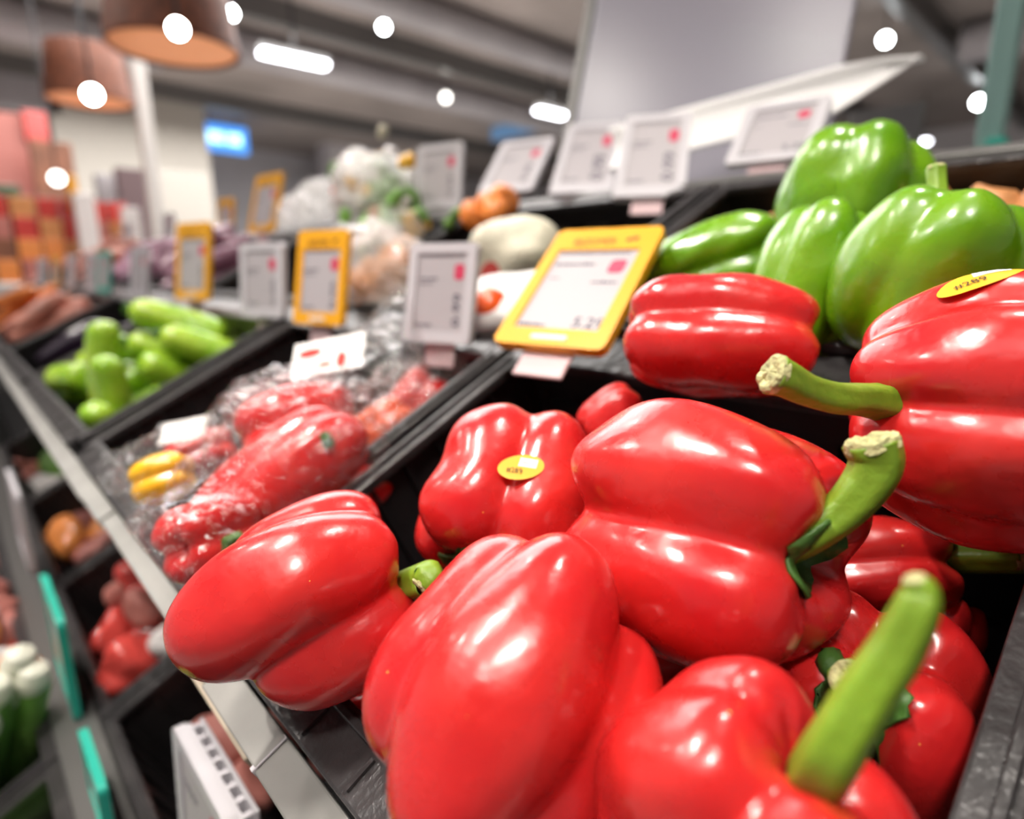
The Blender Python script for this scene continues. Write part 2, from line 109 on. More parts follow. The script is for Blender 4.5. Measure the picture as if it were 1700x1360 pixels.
PLACED = {'beam': [[-9.682, 4.498, 5.117]],
 'bg': {'beigewall': [-12.0, 1.65, 3.882, 2.194, 4.294],
        'brownpanel': [-8.6, 0.952, 1.334, 1.951, 2.552],
        'greenpanel': [-6.0, 0.224, 0.568, 1.409, 1.793],
        'greybox': [-6.8, 1.198, 1.365, 1.497, 2.031],
        'greywall': [-14.0, 7.194, 11.052, 2.981, 5.278],
        'lavender': [-12.0, 0.712, 1.801, 3.488, 4.187],
        'mauve': [-6.5, 1.305, 1.545, 1.437, 2.064],
        'pinkboard': [-9.0, 0.433, 1.056, 2.078, 2.862],
        'redbit': [-8.9, 0.97, 1.199, 2.579, 2.896],
        'redpile': [-5.8, 0.537, 0.867, 1.303, 1.738],
        'whitebox1': [-5.5, 0.815, 0.945, 1.472, 1.726],
        'whitebox2': [-5.5, 1.106, 1.227, 1.396, 1.64],
        'whiteshelf': [-8.0, 1.933, 2.575, 2.107, 2.287],
        'yellowbit': [-5.6, 0.811, 0.866, 1.602, 1.856]},
 'bgy': {'backstage': [6.0, -3.042, -2.749, 2.563, 3.299],
         'bluebox': [9.0, -10.265, -8.772, 3.833, 4.502],
         'greenblob': [1.45, -0.275, -0.245, 1.383, 1.408],
         'greenpole': [1.5, -0.301, -0.262, 1.393, 2.03],
         'greyrearframe': [1.6, -0.569, -0.421, 1.369, 1.526]},
 'card': [[-0.467, 0.228, 1.102]],
 'courgettes': [([-1.268, 0.108, 0.956], [0.904, 0.42, 0.08], 0.085, 0.027),
                ([-0.976, 0.129, 0.977], [0.067, -0.012, 0.998], 0.12, 0.021),
                ([-0.968, 0.108, 0.956], [0.278, -0.342, 0.898], 0.09, 0.02),
                ([-1.292, 0.201, 0.991], [0.413, 0.8, 0.436], 0.1, 0.026),
                ([-1.109, 0.211, 1.03], [-0.021, 0.083, 0.996], 0.145, 0.025),
                ([-1.096, 0.249, 1.015], [0.088, -0.814, 0.575], 0.1, 0.026),
                ([-1.109, 0.269, 1.042], [0.389, 0.877, -0.282], 0.12, 0.028),
                ([-1.081, 0.295, 1.058], [0.411, 0.833, -0.371], 0.13, 0.027),
                ([-1.082, 0.331, 1.078], [0.431, 0.84, -0.331], 0.15, 0.027),
                ([-1.168, 0.192, 0.964], [0.772, 0.416, 0.48], 0.09, 0.022),
                ([-1.096, 0.217, 0.977], [0.858, 0.484, 0.174], 0.09, 0.024),
                ([-1.083, 0.176, 0.951], [0.58, 0.378, 0.722], 0.08, 0.02),
                ([-1.332, 0.136, 0.914], [0.424, 0.901, 0.094], 0.1, 0.026),
                ([-1.214, 0.304, 0.998], [0.62, 0.649, 0.44], 0.11, 0.028),
                ([-1.221, 0.35, 1.021], [0.73, 0.543, -0.415], 0.11, 0.028),
                ([-1.253, 0.26, 0.964], [0.479, 0.83, 0.286], 0.12, 0.03),
                ([-1.409, 0.197, 0.933], [0.256, 0.389, 0.885], 0.12, 0.03),
                ([-1.163, 0.388, 1.051], [0.623, 0.782, -0.008], 0.11, 0.03)],
 'cream': [-0.554, 0.523, 1.181],
 'front_film': [[-0.387, 0.085, 0.992, 0.01]],
 'lamps': [[-3.098, 0.905, 2.095], [-5.348, 0.978, 2.316]],
 'leftfilm': [[-1.466, 0.735, 1.316, 0.07], [-1.604, 0.734, 1.303, 0.06]],
 'midfilm': [[-1.065, 0.634, 1.304, 0.07], [-0.887, 0.57, 1.219, 0.06], [-1.181, 0.677, 1.353, 0.06]],
 'midfilm2': [[-0.696, 0.427, 1.166, 0.045], [-0.627, 0.399, 1.135, 0.03], [-0.779, 0.45, 1.187, 0.05]],
 'neck': [[-0.429, 0.261, 1.077, 0.035], [-0.467, 0.289, 1.104, 0.028], [-0.497, 0.312, 1.131, 0.02], [-0.524, 0.338, 1.161, 0.013]],
 'orange_bits': [[-0.68, 0.595, 1.258], [-0.705, 0.594, 1.247], [-0.686, 0.623, 1.273], [-0.46, 0.396, 1.128], [-0.445, 0.412, 1.132]],
 'panel': [[-0.831, 0.92, 1.411], [-0.366, 0.967, 1.367]],
 'poles': [[-5.431, 1.322, 2.266]],
 'right_film': [[-0.435, 0.291, 1.051, 0.04], [-0.436, 0.325, 1.068, 0.022], [-0.431, 0.245, 1.036, 0.04]],
 'salad': [[-1.117, 0.659, 1.322],
           [-1.138, 0.722, 1.353],
           [-1.031, 0.665, 1.288],
           [-0.946, 0.583, 1.221],
           [-0.912, 0.623, 1.231],
           [-0.717, 0.43, 1.154],
           [-0.746, 0.482, 1.178]],
 'sheet': [[-0.587, 0.742, 1.312],
           [-0.337, 0.894, 1.37],
           [-0.308, 0.918, 1.394],
           [-0.277, 0.945, 1.421],
           [-0.264, 0.957, 1.437],
           [-0.303, 0.954, 1.443],
           [-0.351, 0.933, 1.44],
           [-0.631, 0.794, 1.383]],
 'sign': [-13.0, 4.068, 4.973, 3.433, 3.929],
 'spots': [[-6.83, 2.553, 3.673],
           [-2.747, 0.822, 2.071],
           [-4.584, 0.853, 2.198],
           [-6.536, 4.131, 3.854],
           [-7.844, 5.983, 3.696],
           [-2.72, 8.488, 3.79],
           [-2.391, 11.789, 3.626],
           [-6.452, 0.866, 1.92],
           [-7.758, 2.362, 3.818]],
 'tubes': [[[-6.72, 2.77, 3.37], [-6.66, 3.47, 3.37]], [[-6.39, 6.46, 3.37], [-6.37, 6.97, 3.37]], [[-3.47, 12.72, 3.37], [-3.24, 12.9, 3.37]]],
 'whitepack': [-0.445, 0.416, 1.141],
 'yellow_film': [[-0.544, 0.113, 1.002, 0.028],
                 [-0.598, 0.099, 1.0, 0.02],
                 [-0.569, 0.148, 1.007, 0.026],
                 [-0.59, 0.195, 1.034, 0.022],
                 [-0.516, 0.094, 0.991, 0.012]]}
# ------------------------------------------------------------------ the sloping rack frame: x along, s up the slope, n out of it
TILT = math.atan(.5)
EYE_H = .22
RACK_O = Vector((0, EYE_H * math.sin(TILT), CAM_Z - EYE_H * math.cos(TILT)))
RM = Matrix(((1, 0, 0), (0, math.cos(TILT), -math.sin(TILT)), (0, math.sin(TILT), math.cos(TILT))))
def RW(x, s, n): return RACK_O + RM @ Vector((x, s, n))
RACK_MAT = Matrix.Translation(RACK_O) @ RM.to_4x4()

# ------------------------------------------------------------------ materials
def mat(name, color, rough=.5, metal=0, bump=0, bscale=40, var=0, vscale=6, coat=0, emit=None, estr=0, spec=.5, sss=0):
    m = bpy.data.materials.new(name); m.use_nodes = True
    nt = m.node_tree; b = nt.nodes['Principled BSDF']
    b.inputs['Base Color'].default_value = (*color, 1)
    b.inputs['Roughness'].default_value = rough
    b.inputs['Metallic'].default_value = metal
    b.inputs['Specular IOR Level'].default_value = spec
    b.inputs['Coat Weight'].default_value = coat
    if sss:
        b.inputs['Subsurface Weight'].default_value = sss
        b.inputs['Subsurface Scale'].default_value = .004
    if emit:
        b.inputs['Emission Color'].default_value = (*emit, 1)
        b.inputs['Emission Strength'].default_value = estr
    tc = nt.nodes.new('ShaderNodeTexCoord')
    if var:
        n = nt.nodes.new('ShaderNodeTexNoise'); n.inputs['Scale'].default_value = vscale; n.inputs['Detail'].default_value = 4
        nt.links.new(tc.outputs['Object'], n.inputs['Vector'])
        r = nt.nodes.new('ShaderNodeValToRGB')
        r.color_ramp.elements[0].position = .3; r.color_ramp.elements[1].position = .7
        r.color_ramp.elements[0].color = (*[c * (1 - var) for c in color], 1)
        r.color_ramp.elements[1].color = (*[min(1, c * (1 + var)) for c in color], 1)
        nt.links.new(n.outputs['Fac'], r.inputs['Fac']); nt.links.new(r.outputs['Color'], b.inputs['Base Color'])
    if bump:
        n = nt.nodes.new('ShaderNodeTexNoise'); n.inputs['Scale'].default_value = bscale; n.inputs['Detail'].default_value = 4
        nt.links.new(tc.outputs['Object'], n.inputs['Vector'])
        bp = nt.nodes.new('ShaderNodeBump'); bp.inputs['Strength'].default_value = bump; bp.inputs['Distance'].default_value = .002
        nt.links.new(n.outputs['Fac'], bp.inputs['Height']); nt.links.new(bp.outputs['Normal'], b.inputs['Normal'])
    return m

def pepper_mat(name, base, alt, blush, rough=.24):
    """glossy skin: mottled base colour, paler blush near the shoulders of the stem end, freckles, waxy bump"""
    m = bpy.data.materials.new(name); m.use_nodes = True
    nt = m.node_tree; N = nt.nodes; Lk = nt.links; b = N['Principled BSDF']
    tc = N.new('ShaderNodeTexCoord')
    n1 = N.new('ShaderNodeTexNoise'); n1.inputs['Scale'].default_value = 28; n1.inputs['Detail'].default_value = 3
    Lk.new(tc.outputs['Object'], n1.inputs['Vector'])
    r1 = N.new('ShaderNodeValToRGB')
    r1.color_ramp.elements[0].position = .3; r1.color_ramp.elements[0].color = (*base, 1)
    r1.color_ramp.elements[1].position = .75; r1.color_ramp.elements[1].color = (*alt, 1)
    Lk.new(n1.outputs['Fac'], r1.inputs['Fac'])
    # blush attribute painted per vertex: how near a shoulder crease the skin is (ripeness colour, not shading)
    at = N.new('ShaderNodeAttribute'); at.attribute_name = 'ripeness'
    n2 = N.new('ShaderNodeTexNoise'); n2.inputs['Scale'].default_value = 45
    Lk.new(tc.outputs['Object'], n2.inputs['Vector'])
    mu = N.new('ShaderNodeMath'); mu.operation = 'MULTIPLY'
    Lk.new(at.outputs['Fac'], mu.inputs[0]); Lk.new(n2.outputs['Fac'], mu.inputs[1])
    r2 = N.new('ShaderNodeValToRGB'); r2.color_ramp.elements[0].position = .30; r2.color_ramp.elements[1].position = .60
    Lk.new(mu.outputs[0], r2.inputs['Fac'])
    mx = N.new('ShaderNodeMix'); mx.data_type = 'RGBA'
    Lk.new(r2.outputs['Color'], mx.inputs[0]); Lk.new(r1.outputs['Color'], mx.inputs[6]); mx.inputs[7].default_value = (*blush, 1)
    # freckles
    vo = N.new('ShaderNodeTexVoronoi'); vo.inputs['Scale'].default_value = 130
    Lk.new(tc.outputs['Object'], vo.inputs['Vector'])
    lt = N.new('ShaderNodeMath'); lt.operation = 'LESS_THAN'; lt.inputs[1].default_value = .055
    Lk.new(vo.outputs['Distance'], lt.inputs[0])
    sp = N.new('ShaderNodeSeparateColor'); Lk.new(vo.outputs['Color'], sp.inputs[0])
    gt = N.new('ShaderNodeMath'); gt.operation = 'GREATER_THAN'; gt.inputs[1].default_value = .86
    Lk.new(sp.outputs[0], gt.inputs[0])
    fm = N.new('ShaderNodeMath'); fm.operation = 'MULTIPLY'; Lk.new(lt.outputs[0], fm.inputs[0]); Lk.new(gt.outputs[0], fm.inputs[1])
    m2 = N.new('ShaderNodeMix'); m2.data_type = 'RGBA'
    Lk.new(fm.outputs[0], m2.inputs[0]); Lk.new(mx.outputs[2], m2.inputs[6])
    m2.inputs[7].default_value = (min(1, blush[0] * 1.2), min(1, blush[1] * 1.3 + .1), blush[2] + .05, 1)
    Lk.new(m2.outputs[2], b.inputs['Base Color'])
    # wax: roughness and bump break up reflections
    n3 = N.new('ShaderNodeTexNoise'); n3.inputs['Scale'].default_value = 60; n3.inputs['Detail'].default_value = 5
    Lk.new(tc.outputs['Object'], n3.inputs['Vector'])
    mr = N.new('ShaderNodeMapRange'); mr.inputs[1].default_value = .3; mr.inputs[2].default_value = .7
    mr.inputs[3].default_value = rough - .06; mr.inputs[4].default_value = rough + .12
    Lk.new(n3.outputs['Fac'], mr.inputs[0]); Lk.new(mr.outputs[0], b.inputs['Roughness'])
    n4 = N.new('ShaderNodeTexNoise'); n4.inputs['Scale'].default_value = 48; n4.inputs['Detail'].default_value = 3.5
    Lk.new(tc.outputs['Object'], n4.inputs['Vector'])
    bp = N.new('ShaderNodeBump'); bp.inputs['Strength'].default_value = .42; bp.inputs['Distance'].default_value = .0026
    Lk.new(n4.outputs['Fac'], bp.inputs['Height'])
    n5 = N.new('ShaderNodeTexNoise'); n5.inputs['Scale'].default_value = 900
    Lk.new(tc.outputs['Object'], n5.inputs['Vector'])
    b2 = N.new('ShaderNodeBump'); b2.inputs['Strength'].default_value = .0; b2.inputs['Distance'].default_value = .0003
    Lk.new(n5.outputs['Fac'], b2.inputs['Height']); Lk.new(bp.outputs['Normal'], b2.inputs['Normal'])
    Lk.new(b2.outputs['Normal'], b.inputs['Normal'])
    b.inputs['Subsurface Weight'].default_value = .12
    b.inputs['Subsurface Radius'].default_value = (1, .25, .1)
    b.inputs['Subsurface Scale'].default_value = .006
    b.inputs['Specular IOR Level'].default_value = .55
    b.inputs['Coat Weight'].default_value = .35
    b.inputs['Coat Roughness'].default_value = .13
    return m

M = {}
M['red'] = pepper_mat('red pepper skin', (.56, .012, .016), (.66, .026, .021), (.80, .22, .02))
M['green'] = pepper_mat('green pepper skin', (.11, .30, .003), (.20, .41, .008), (.30, .46, .03))
M['yellow'] = pepper_mat('yellow pepper skin', (.85, .42, .01), (.90, .50, .02), (.8, .6, .1))
M['orange'] = pepper_mat('orange pepper skin', (.80, .07, .01), (.85, .13, .015), (.9, .3, .05))
M['bagged'] = M['red']
M['courgette'] = pepper_mat('pale green courgette skin', (.22, .46, .015), (.46, .66, .05), (.5, .65, .1))
M['stem'] = mat('green stem skin', (.19, .32, .02), .42, bump=.5, bscale=120, var=.25, vscale=40, sss=.1)
M['calyx'] = mat('calyx leaf green', (.05, .13, .02), .5, bump=.6, bscale=160, var=.3, vscale=60)
M['cut'] = mat('pale dry cut end', (.52, .50, .24), .8, bump=1, bscale=400, var=.35, vscale=260)
M['scar'] = mat('brown scar', (.16, .07, .02), .8)
M['crate'] = mat('black crate plastic', (.018, .016, .017), .34, bump=.35, bscale=70, var=.3, vscale=20)
M['crate_rim'] = mat('worn grey-black crate plastic', (.036, .033, .034), .30, bump=.7, bscale=110, var=.35, vscale=30)
M['rail'] = mat('grey painted rail', (.27, .265, .25), .5, bump=.15, bscale=60, var=.12, vscale=25)
M['dark'] = mat('dark rack steel', (.03, .03, .033), .4, metal=.3)
M['frame'] = mat('rack frame steel', (.16, .155, .15), .4, metal=.5)
M['ywl'] = mat('yellow label frame plastic', (.82, .38, .010), .35)
M['wht'] = mat('white label frame plastic', (.55, .53, .56), .35)
M['teal'] = mat('teal label frame plastic', (.02, .42, .32), .4)
M['eink'] = mat('grey paper display', (.42, .39, .41), .45)
M['ink'] = mat('black ink', (.02, .02, .05), .6)
M['inkbrown'] = mat('dark brown print', (.05, .02, .0), .6)
M['redink'] = mat('red print', (.55, .03, .09), .6)
M['sticker'] = mat('yellow sticker paper', (.86, .46, .02), .4)
M['stickerwhite'] = mat('white sticker print', (.8, .8, .8), .4)
M['paper'] = mat('white paper card', (.68, .66, .64), .5)
M['beige'] = mat('beige cardboard', (.50, .42, .32), .7)
M['clip'] = mat('clear pinkish clip plastic', (.62, .45, .46), .3)
M['cream'] = mat('cream woven bag', (.62, .58, .45), .6, bump=1, bscale=200, var=.1, vscale=60)
M['onion'] = mat('brown onion skin', (.62, .27, .10), .35, var=.25, vscale=30)
M['purple'] = mat('purple vegetable skin', (.34, .17, .24), .25, var=.3, vscale=12)
M['pinkroot'] = mat('pinkish root skin', (.55, .22, .16), .4, var=.3, vscale=14)
M['carrot'] = mat('carrot skin', (.75, .22, .04), .4, var=.2, vscale=14)
M['mauve'] = mat('dull mauve board', (.13, .085, .09), .6)
M['aubergine'] = mat('aubergine skin', (.025, .012, .03), .15)
M['leaf'] = mat('leaf green', (.12, .26, .04), .5, var=.4, vscale=25)
M['leek'] = mat('leek green', (.20, .42, .08), .45, var=.3, vscale=15)
M['leekwhite'] = mat('leek white root end', (.72, .72, .60), .4)
M['wall'] = mat('grey plaster wall', (.58, .56, .57), .8, var=.06, vscale=1)
M['wallbeige'] = mat('beige wall panel', (.46, .43, .38), .8)
M['ceiling'] = mat('dark ceiling', (.30, .26, .24), .9, var=.25, vscale=.7)
M['duct'] = mat('grey air duct', (.36, .34, .35), .5, var=.1, vscale=2)
M['floor'] = mat('polished grey floor', (.5, .48, .46), .3)
M['post'] = mat('pale post', (.55, .52, .49), .5)
M['wood'] = mat('brown wood', (.22, .085, .045), .6, var=.3, vscale=6)
M['rattan'] = mat('woven rattan shade', (.17, .05, .022), .6, bump=1, bscale=120, var=.4, vscale=25)
M['rattanin'] = mat('inside of rattan shade', (.70, .27, .11), .6, emit=(1, .42, .2), estr=.28)
M['bulb'] = mat('glowing bulb', (1, 1, 1), .5, emit=(1, .95, .88), estr=60)
M['spot'] = mat('glowing spot lens', (1, 1, 1), .5, emit=(.93, .98, 1), estr=45)
M['tube'] = mat('glowing tube', (1, 1, 1), .5, emit=(.92, .92, 1), estr=12)
M['bluesign'] = mat('glowing blue sign', (.1, .3, .6), .5, emit=(.05, .28, .85), estr=1.3)
M['bluetext'] = mat('glowing pale sign lettering', (.6, .9, 1), .5, emit=(.45, .8, 1), estr=2.2)
M['dimscreen'] = mat('dim blue screen', (.1, .15, .25), .4, emit=(.12, .28, .5), estr=.5)
M['dimspot_or_glare'] = mat('faint spot lens and packaging glare', (1, 1, 1), .5, emit=(1, .97, .9), estr=7)  # also the glow of the packaging glare disc low at the left
M['redpack'] = mat('red packaging', (.55, .06, .05), .14)
M['orangepack'] = mat('orange packaging', (.80, .28, .08), .14)
M['whitepack'] = mat('white packaging', (.72, .68, .66), .14)
M['greenpack'] = mat('green packaging', (.08, .17, .10), .2)
M['pinkpack'] = mat('pink packaging', (.48, .17, .14), .5)
M['pouchprint'] = mat('printed salad pouch', (.55, .52, .42), .2, var=.5, vscale=30)

def film_mat(name, tint, base=.015, rough=.04, bscale=42, strength=.9, milk=.015):
    m = bpy.data.materials.new(name); m.use_nodes = True
    nt = m.node_tree; N = nt.nodes; Lk = nt.links
    N.remove(N['Principled BSDF']); out = N['Material Output']
    tr = N.new('ShaderNodeBsdfTransparent'); tr.inputs[0].default_value = (.97, .97, .97, 1)
    gl = N.new('ShaderNodeBsdfGlossy'); gl.inputs['Roughness'].default_value = rough; gl.inputs['Color'].default_value = (*tint, 1)
    df = N.new('ShaderNodeBsdfTranslucent'); df.inputs[0].default_value = (.8, .78, .76, 1)
    lw = N.new('ShaderNodeLayerWeight'); lw.inputs[0].default_value = .35
    tc = N.new('ShaderNodeTexCoord')
    n = N.new('ShaderNodeTexVoronoi'); n.feature = 'DISTANCE_TO_EDGE'; n.inputs['Scale'].default_value = bscale
    n2 = N.new('ShaderNodeTexNoise'); n2.inputs['Scale'].default_value = bscale * 1.3; n2.inputs['Detail'].default_value = 4; n2.inputs['Distortion'].default_value = 1.2
    ad = N.new('ShaderNodeMath'); ad.operation = 'ADD'
    Lk.new(tc.outputs['Object'], n2.inputs['Vector']); Lk.new(tc.outputs['Object'], n.inputs['Vector'])
    Lk.new(n.outputs['Distance'], ad.inputs[0]); Lk.new(n2.outputs['Fac'], ad.inputs[1])
    bp = N.new('ShaderNodeBump'); bp.inputs['Strength'].default_value = strength; bp.inputs['Distance'].default_value = .012
    Lk.new(ad.outputs[0], bp.inputs['Height'])
    Lk.new(bp.outputs['Normal'], gl.inputs['Normal']); Lk.new(bp.outputs['Normal'], lw.inputs['Normal'])
    mr = N.new('ShaderNodeMapRange'); mr.inputs[3].default_value = base; mr.inputs[4].default_value = .24
    Lk.new(lw.outputs['Facing'], mr.inputs[0])
    mx = N.new('ShaderNodeMixShader'); Lk.new(mr.outputs[0], mx.inputs[0]); Lk.new(tr.outputs[0], mx.inputs[1]); Lk.new(gl.outputs[0], mx.inputs[2])
    m3 = N.new('ShaderNodeMixShader'); m3.inputs[0].default_value = milk
    Lk.new(mx.outputs[0], m3.inputs[1]); Lk.new(df.outputs[0], m3.inputs[2])
    Lk.new(m3.outputs[0], out.inputs['Surface'])
    return m
M['film'] = film_mat('clear crinkled bag film', (1, 1, 1))
M['milkfilm'] = film_mat('cloudy crinkled bag film', (1, 1, 1), base=.10, milk=.35, bscale=30)

def banner_mat():
    m = mat('satin header panel', (.25, .235, .285), .3)
    return m
M['banner'] = banner_mat()

# ------------------------------------------------------------------ mesh helpers
def link(name, me, material, parent=None, mw=None):
    o = bpy.data.objects.new(name, me)
    COL.objects.link(o)
    if material is not None:
        me.materials.append(material)
    if parent is not None:
        o.parent = parent
    if mw is not None:
        o.matrix_world = mw
    return o
def tag(o, label=None, cat=None, group=None, kind=None):
    if label: o['label'] = label
    if cat: o['category'] = cat
    if group: o['group'] = group
    if kind: o['kind'] = kind
    return o
def empty(name, mw, label=None, cat=None, group=None):
    o = bpy.data.objects.new(name, None)
    COL.objects.link(o); o.matrix_world = mw
    o.empty_display_size = .05
    return tag(o, label, cat, group)
def from_bm(name, bm, material, parent=None, mw=None, smooth=False):
    me = bpy.data.meshes.new(name)
    bmesh.ops.recalc_face_normals(bm, faces=bm.faces)
    bm.to_mesh(me); bm.free()
    if smooth:
        me.polygons.foreach_set('use_smooth', [True] * len(me.polygons))
    return link(name, me, material, parent, mw)
def box(bm, x0, x1, y0, y1, z0, z1, bev=0):
    r = bmesh.ops.create_cube(bm, size=1)
    bmesh.ops.scale(bm, vec=(x1 - x0, y1 - y0, z1 - z0), verts=r['verts'])
    bmesh.ops.translate(bm, vec=((x0 + x1) / 2, (y0 + y1) / 2, (z0 + z1) / 2), verts=r['verts'])
    if bev:
        es = list({e for v in r['verts'] for e in v.link_edges})
        bmesh.ops.bevel(bm, geom=es, offset=bev, segments=2, affect='EDGES', profile=.5)
def rounded_plate(bm, w, h, t, r, y0=0, z0=0, hole=None):
    """upright plate in the xz plane, thickness along y, rounded corners; hole = (x0, x1, z0, z1)"""
    pts = []
    for cx, cz, a0 in ((w / 2 - r, z0 + h - r, 0), (-w / 2 + r, z0 + h - r, 90), (-w / 2 + r, z0 + r, 180), (w / 2 - r, z0 + r, 270)):
        for k in range(5):
            a = math.radians(a0 + k * 22.5)
            pts.append((cx + r * math.cos(a), cz + r * math.sin(a)))
    f = [bm.verts.new((x, y0, z)) for x, z in pts]
    b = [bm.verts.new((x, y0 + t, z)) for x, z in pts]
    n = len(pts)
    for i in range(n):
        bm.faces.new((f[i], f[(i + 1) % n], b[(i + 1) % n], b[i]))
    bm.faces.new(b)
    if hole is None:
        bm.faces.new(f)
    else:
        hx0, hx1, hz0, hz1 = hole
        hp = [(hx1, hz1), (hx0, hz1), (hx0, hz0), (hx1, hz0)]
        hf = [bm.verts.new((x, y0, z)) for x, z in hp]
        hb = [bm.verts.new((x, y0 + t * .35, z)) for x, z in hp]
        for q in range(4):
            arc = f[q * 5:(q + 1) * 5]
            for i in range(4):
                bm.faces.new((arc[i], arc[i + 1], hf[q]))
            nx = f[((q + 1) * 5) % n]
            bm.faces.new((arc[4], nx, hf[(q + 1) % 4], hf[q]))
            bm.faces.new((hf[q], hf[(q + 1) % 4], hb[(q + 1) % 4], hb[q]))
        bm.faces.new(hb)
def grid_mesh(name, P, closed_u=True, material=None, parent=None, mw=None, attr=None, poles=True):
    """P[(rows), (cols), 3] -> mesh, columns wrap; the first and last rows are collapsed to a point when poles"""
    nr, nc, _ = P.shape
    if poles:
        verts = [P[0].mean(0)] + [p for row in P[1:-1] for p in row] + [P[-1].mean(0)]
        faces = []
        ix = lambda r, c: 1 + (r - 1) * nc + c % nc
        for c in range(nc):
            faces.append((0, ix(1, c), ix(1, c + 1)))
            faces.append((len(verts) - 1, ix(nr - 2, c + 1), ix(nr - 2, c)))
        for r in range(1, nr - 2):
            for c in range(nc):
                faces.append((ix(r, c), ix(r + 1, c), ix(r + 1, c + 1), ix(r, c + 1)))
    else:
        verts = [p for row in P for p in row]
        ix = lambda r, c: r * nc + c % nc
        faces = [(ix(r, c), ix(r + 1, c), ix(r + 1, c + 1), ix(r, c + 1)) for r in range(nr - 1) for c in range(nc if closed_u else nc - 1)]
    me = bpy.data.meshes.new(name)
    me.from_pydata([tuple(map(float, v)) for v in verts], [], faces)
    me.polygons.foreach_set('use_smooth', [True] * len(me.polygons))
    if attr is not None:
        a = me.attributes.new('ripeness', 'FLOAT', 'POINT')
        vals = [float(attr[0].mean())] + [float(x) for row in attr[1:-1] for x in row] + [float(attr[-1].mean())]
        a.data.foreach_set('value', vals)
    me.update()
    return link(name, me, material, parent, mw)
def tube_mesh(name, pts, material, parent=None, mw=None, seg=14, ridges=0, squash=1, cap=True, sub=5, ridge_amp=.08, seed=0):
    """smooth tube through (x, y, z, r) points by Catmull-Rom"""
    A = [np.array(p, float) for p in pts]
    A = [2 * A[0] - A[1]] + A + [2 * A[-1] - A[-2]]
    path = []
    for i in range(1, len(A) - 2):
        for k in range(sub):
            t = k / sub
            p0, p1, p2, p3 = A[i - 1:i + 3]
            path.append(.5 * ((2 * p1) + (-p0 + p2) * t + (2 * p0 - 5 * p1 + 4 * p2 - p3) * t * t + (-p0 + 3 * p1 - 3 * p2 + p3) * t ** 3))
    path.append(A[-2])
    path = np.array(path)
    tang = np.gradient(path[:, :3], axis=0)
    tang /= np.linalg.norm(tang, axis=1)[:, None]
    ref = np.array([0, 0, 1.]) if abs(tang[0][2]) < .8 else np.array([1., 0, 0])
    rows = []
    rng = random.Random(seed)
    ph = rng.random() * 6
    for i, (p, t) in enumerate(zip(path, tang)):
        a = ref - t * (ref @ t); a /= np.linalg.norm(a); ref = a
        b = np.cross(t, a)
        row = []
        for k in range(seg):
            th = 2 * math.pi * k / seg
            rr = max(p[3], 1e-5) * (1 + (ridge_amp * math.cos(ridges * th + ph) if ridges else 0))
            row.append(p[:3] + rr * (math.cos(th) * a + math.sin(th) * b * squash))
        rows.append(row)
    P = np.array(rows)
    if cap:
        c0 = np.repeat(P[0].mean(0)[None, None], seg, 1); c1 = np.repeat(P[-1].mean(0)[None, None], seg, 1)
        P = np.concatenate([c0, P, c1], 0)
        o = grid_mesh(name, P, material=material, parent=parent, mw=mw)
    else:
        o = grid_mesh(name, P, material=material, parent=parent, mw=mw, poles=False)
    return o, path, tang
def text_mesh(s, size, width=None):
    cu = bpy.data.curves.new('t', 'FONT'); cu.body = s; cu.size = size; cu.align_x = 'LEFT'; cu.resolution_u = 2
    o = bpy.data.objects.new('t', cu); COL.objects.link(o)
    me = bpy.data.meshes.new_from_object(o)
    COL.objects.unlink(o); bpy.data.objects.remove(o)
    vs = np.array([v.co[:] for v in me.vertices]); fs = [tuple(p.vertices) for p in me.polygons]
    if width and len(vs):
        vs[:, 0] *= width / (vs[:, 0].max() - vs[:, 0].min())
    return vs, fs

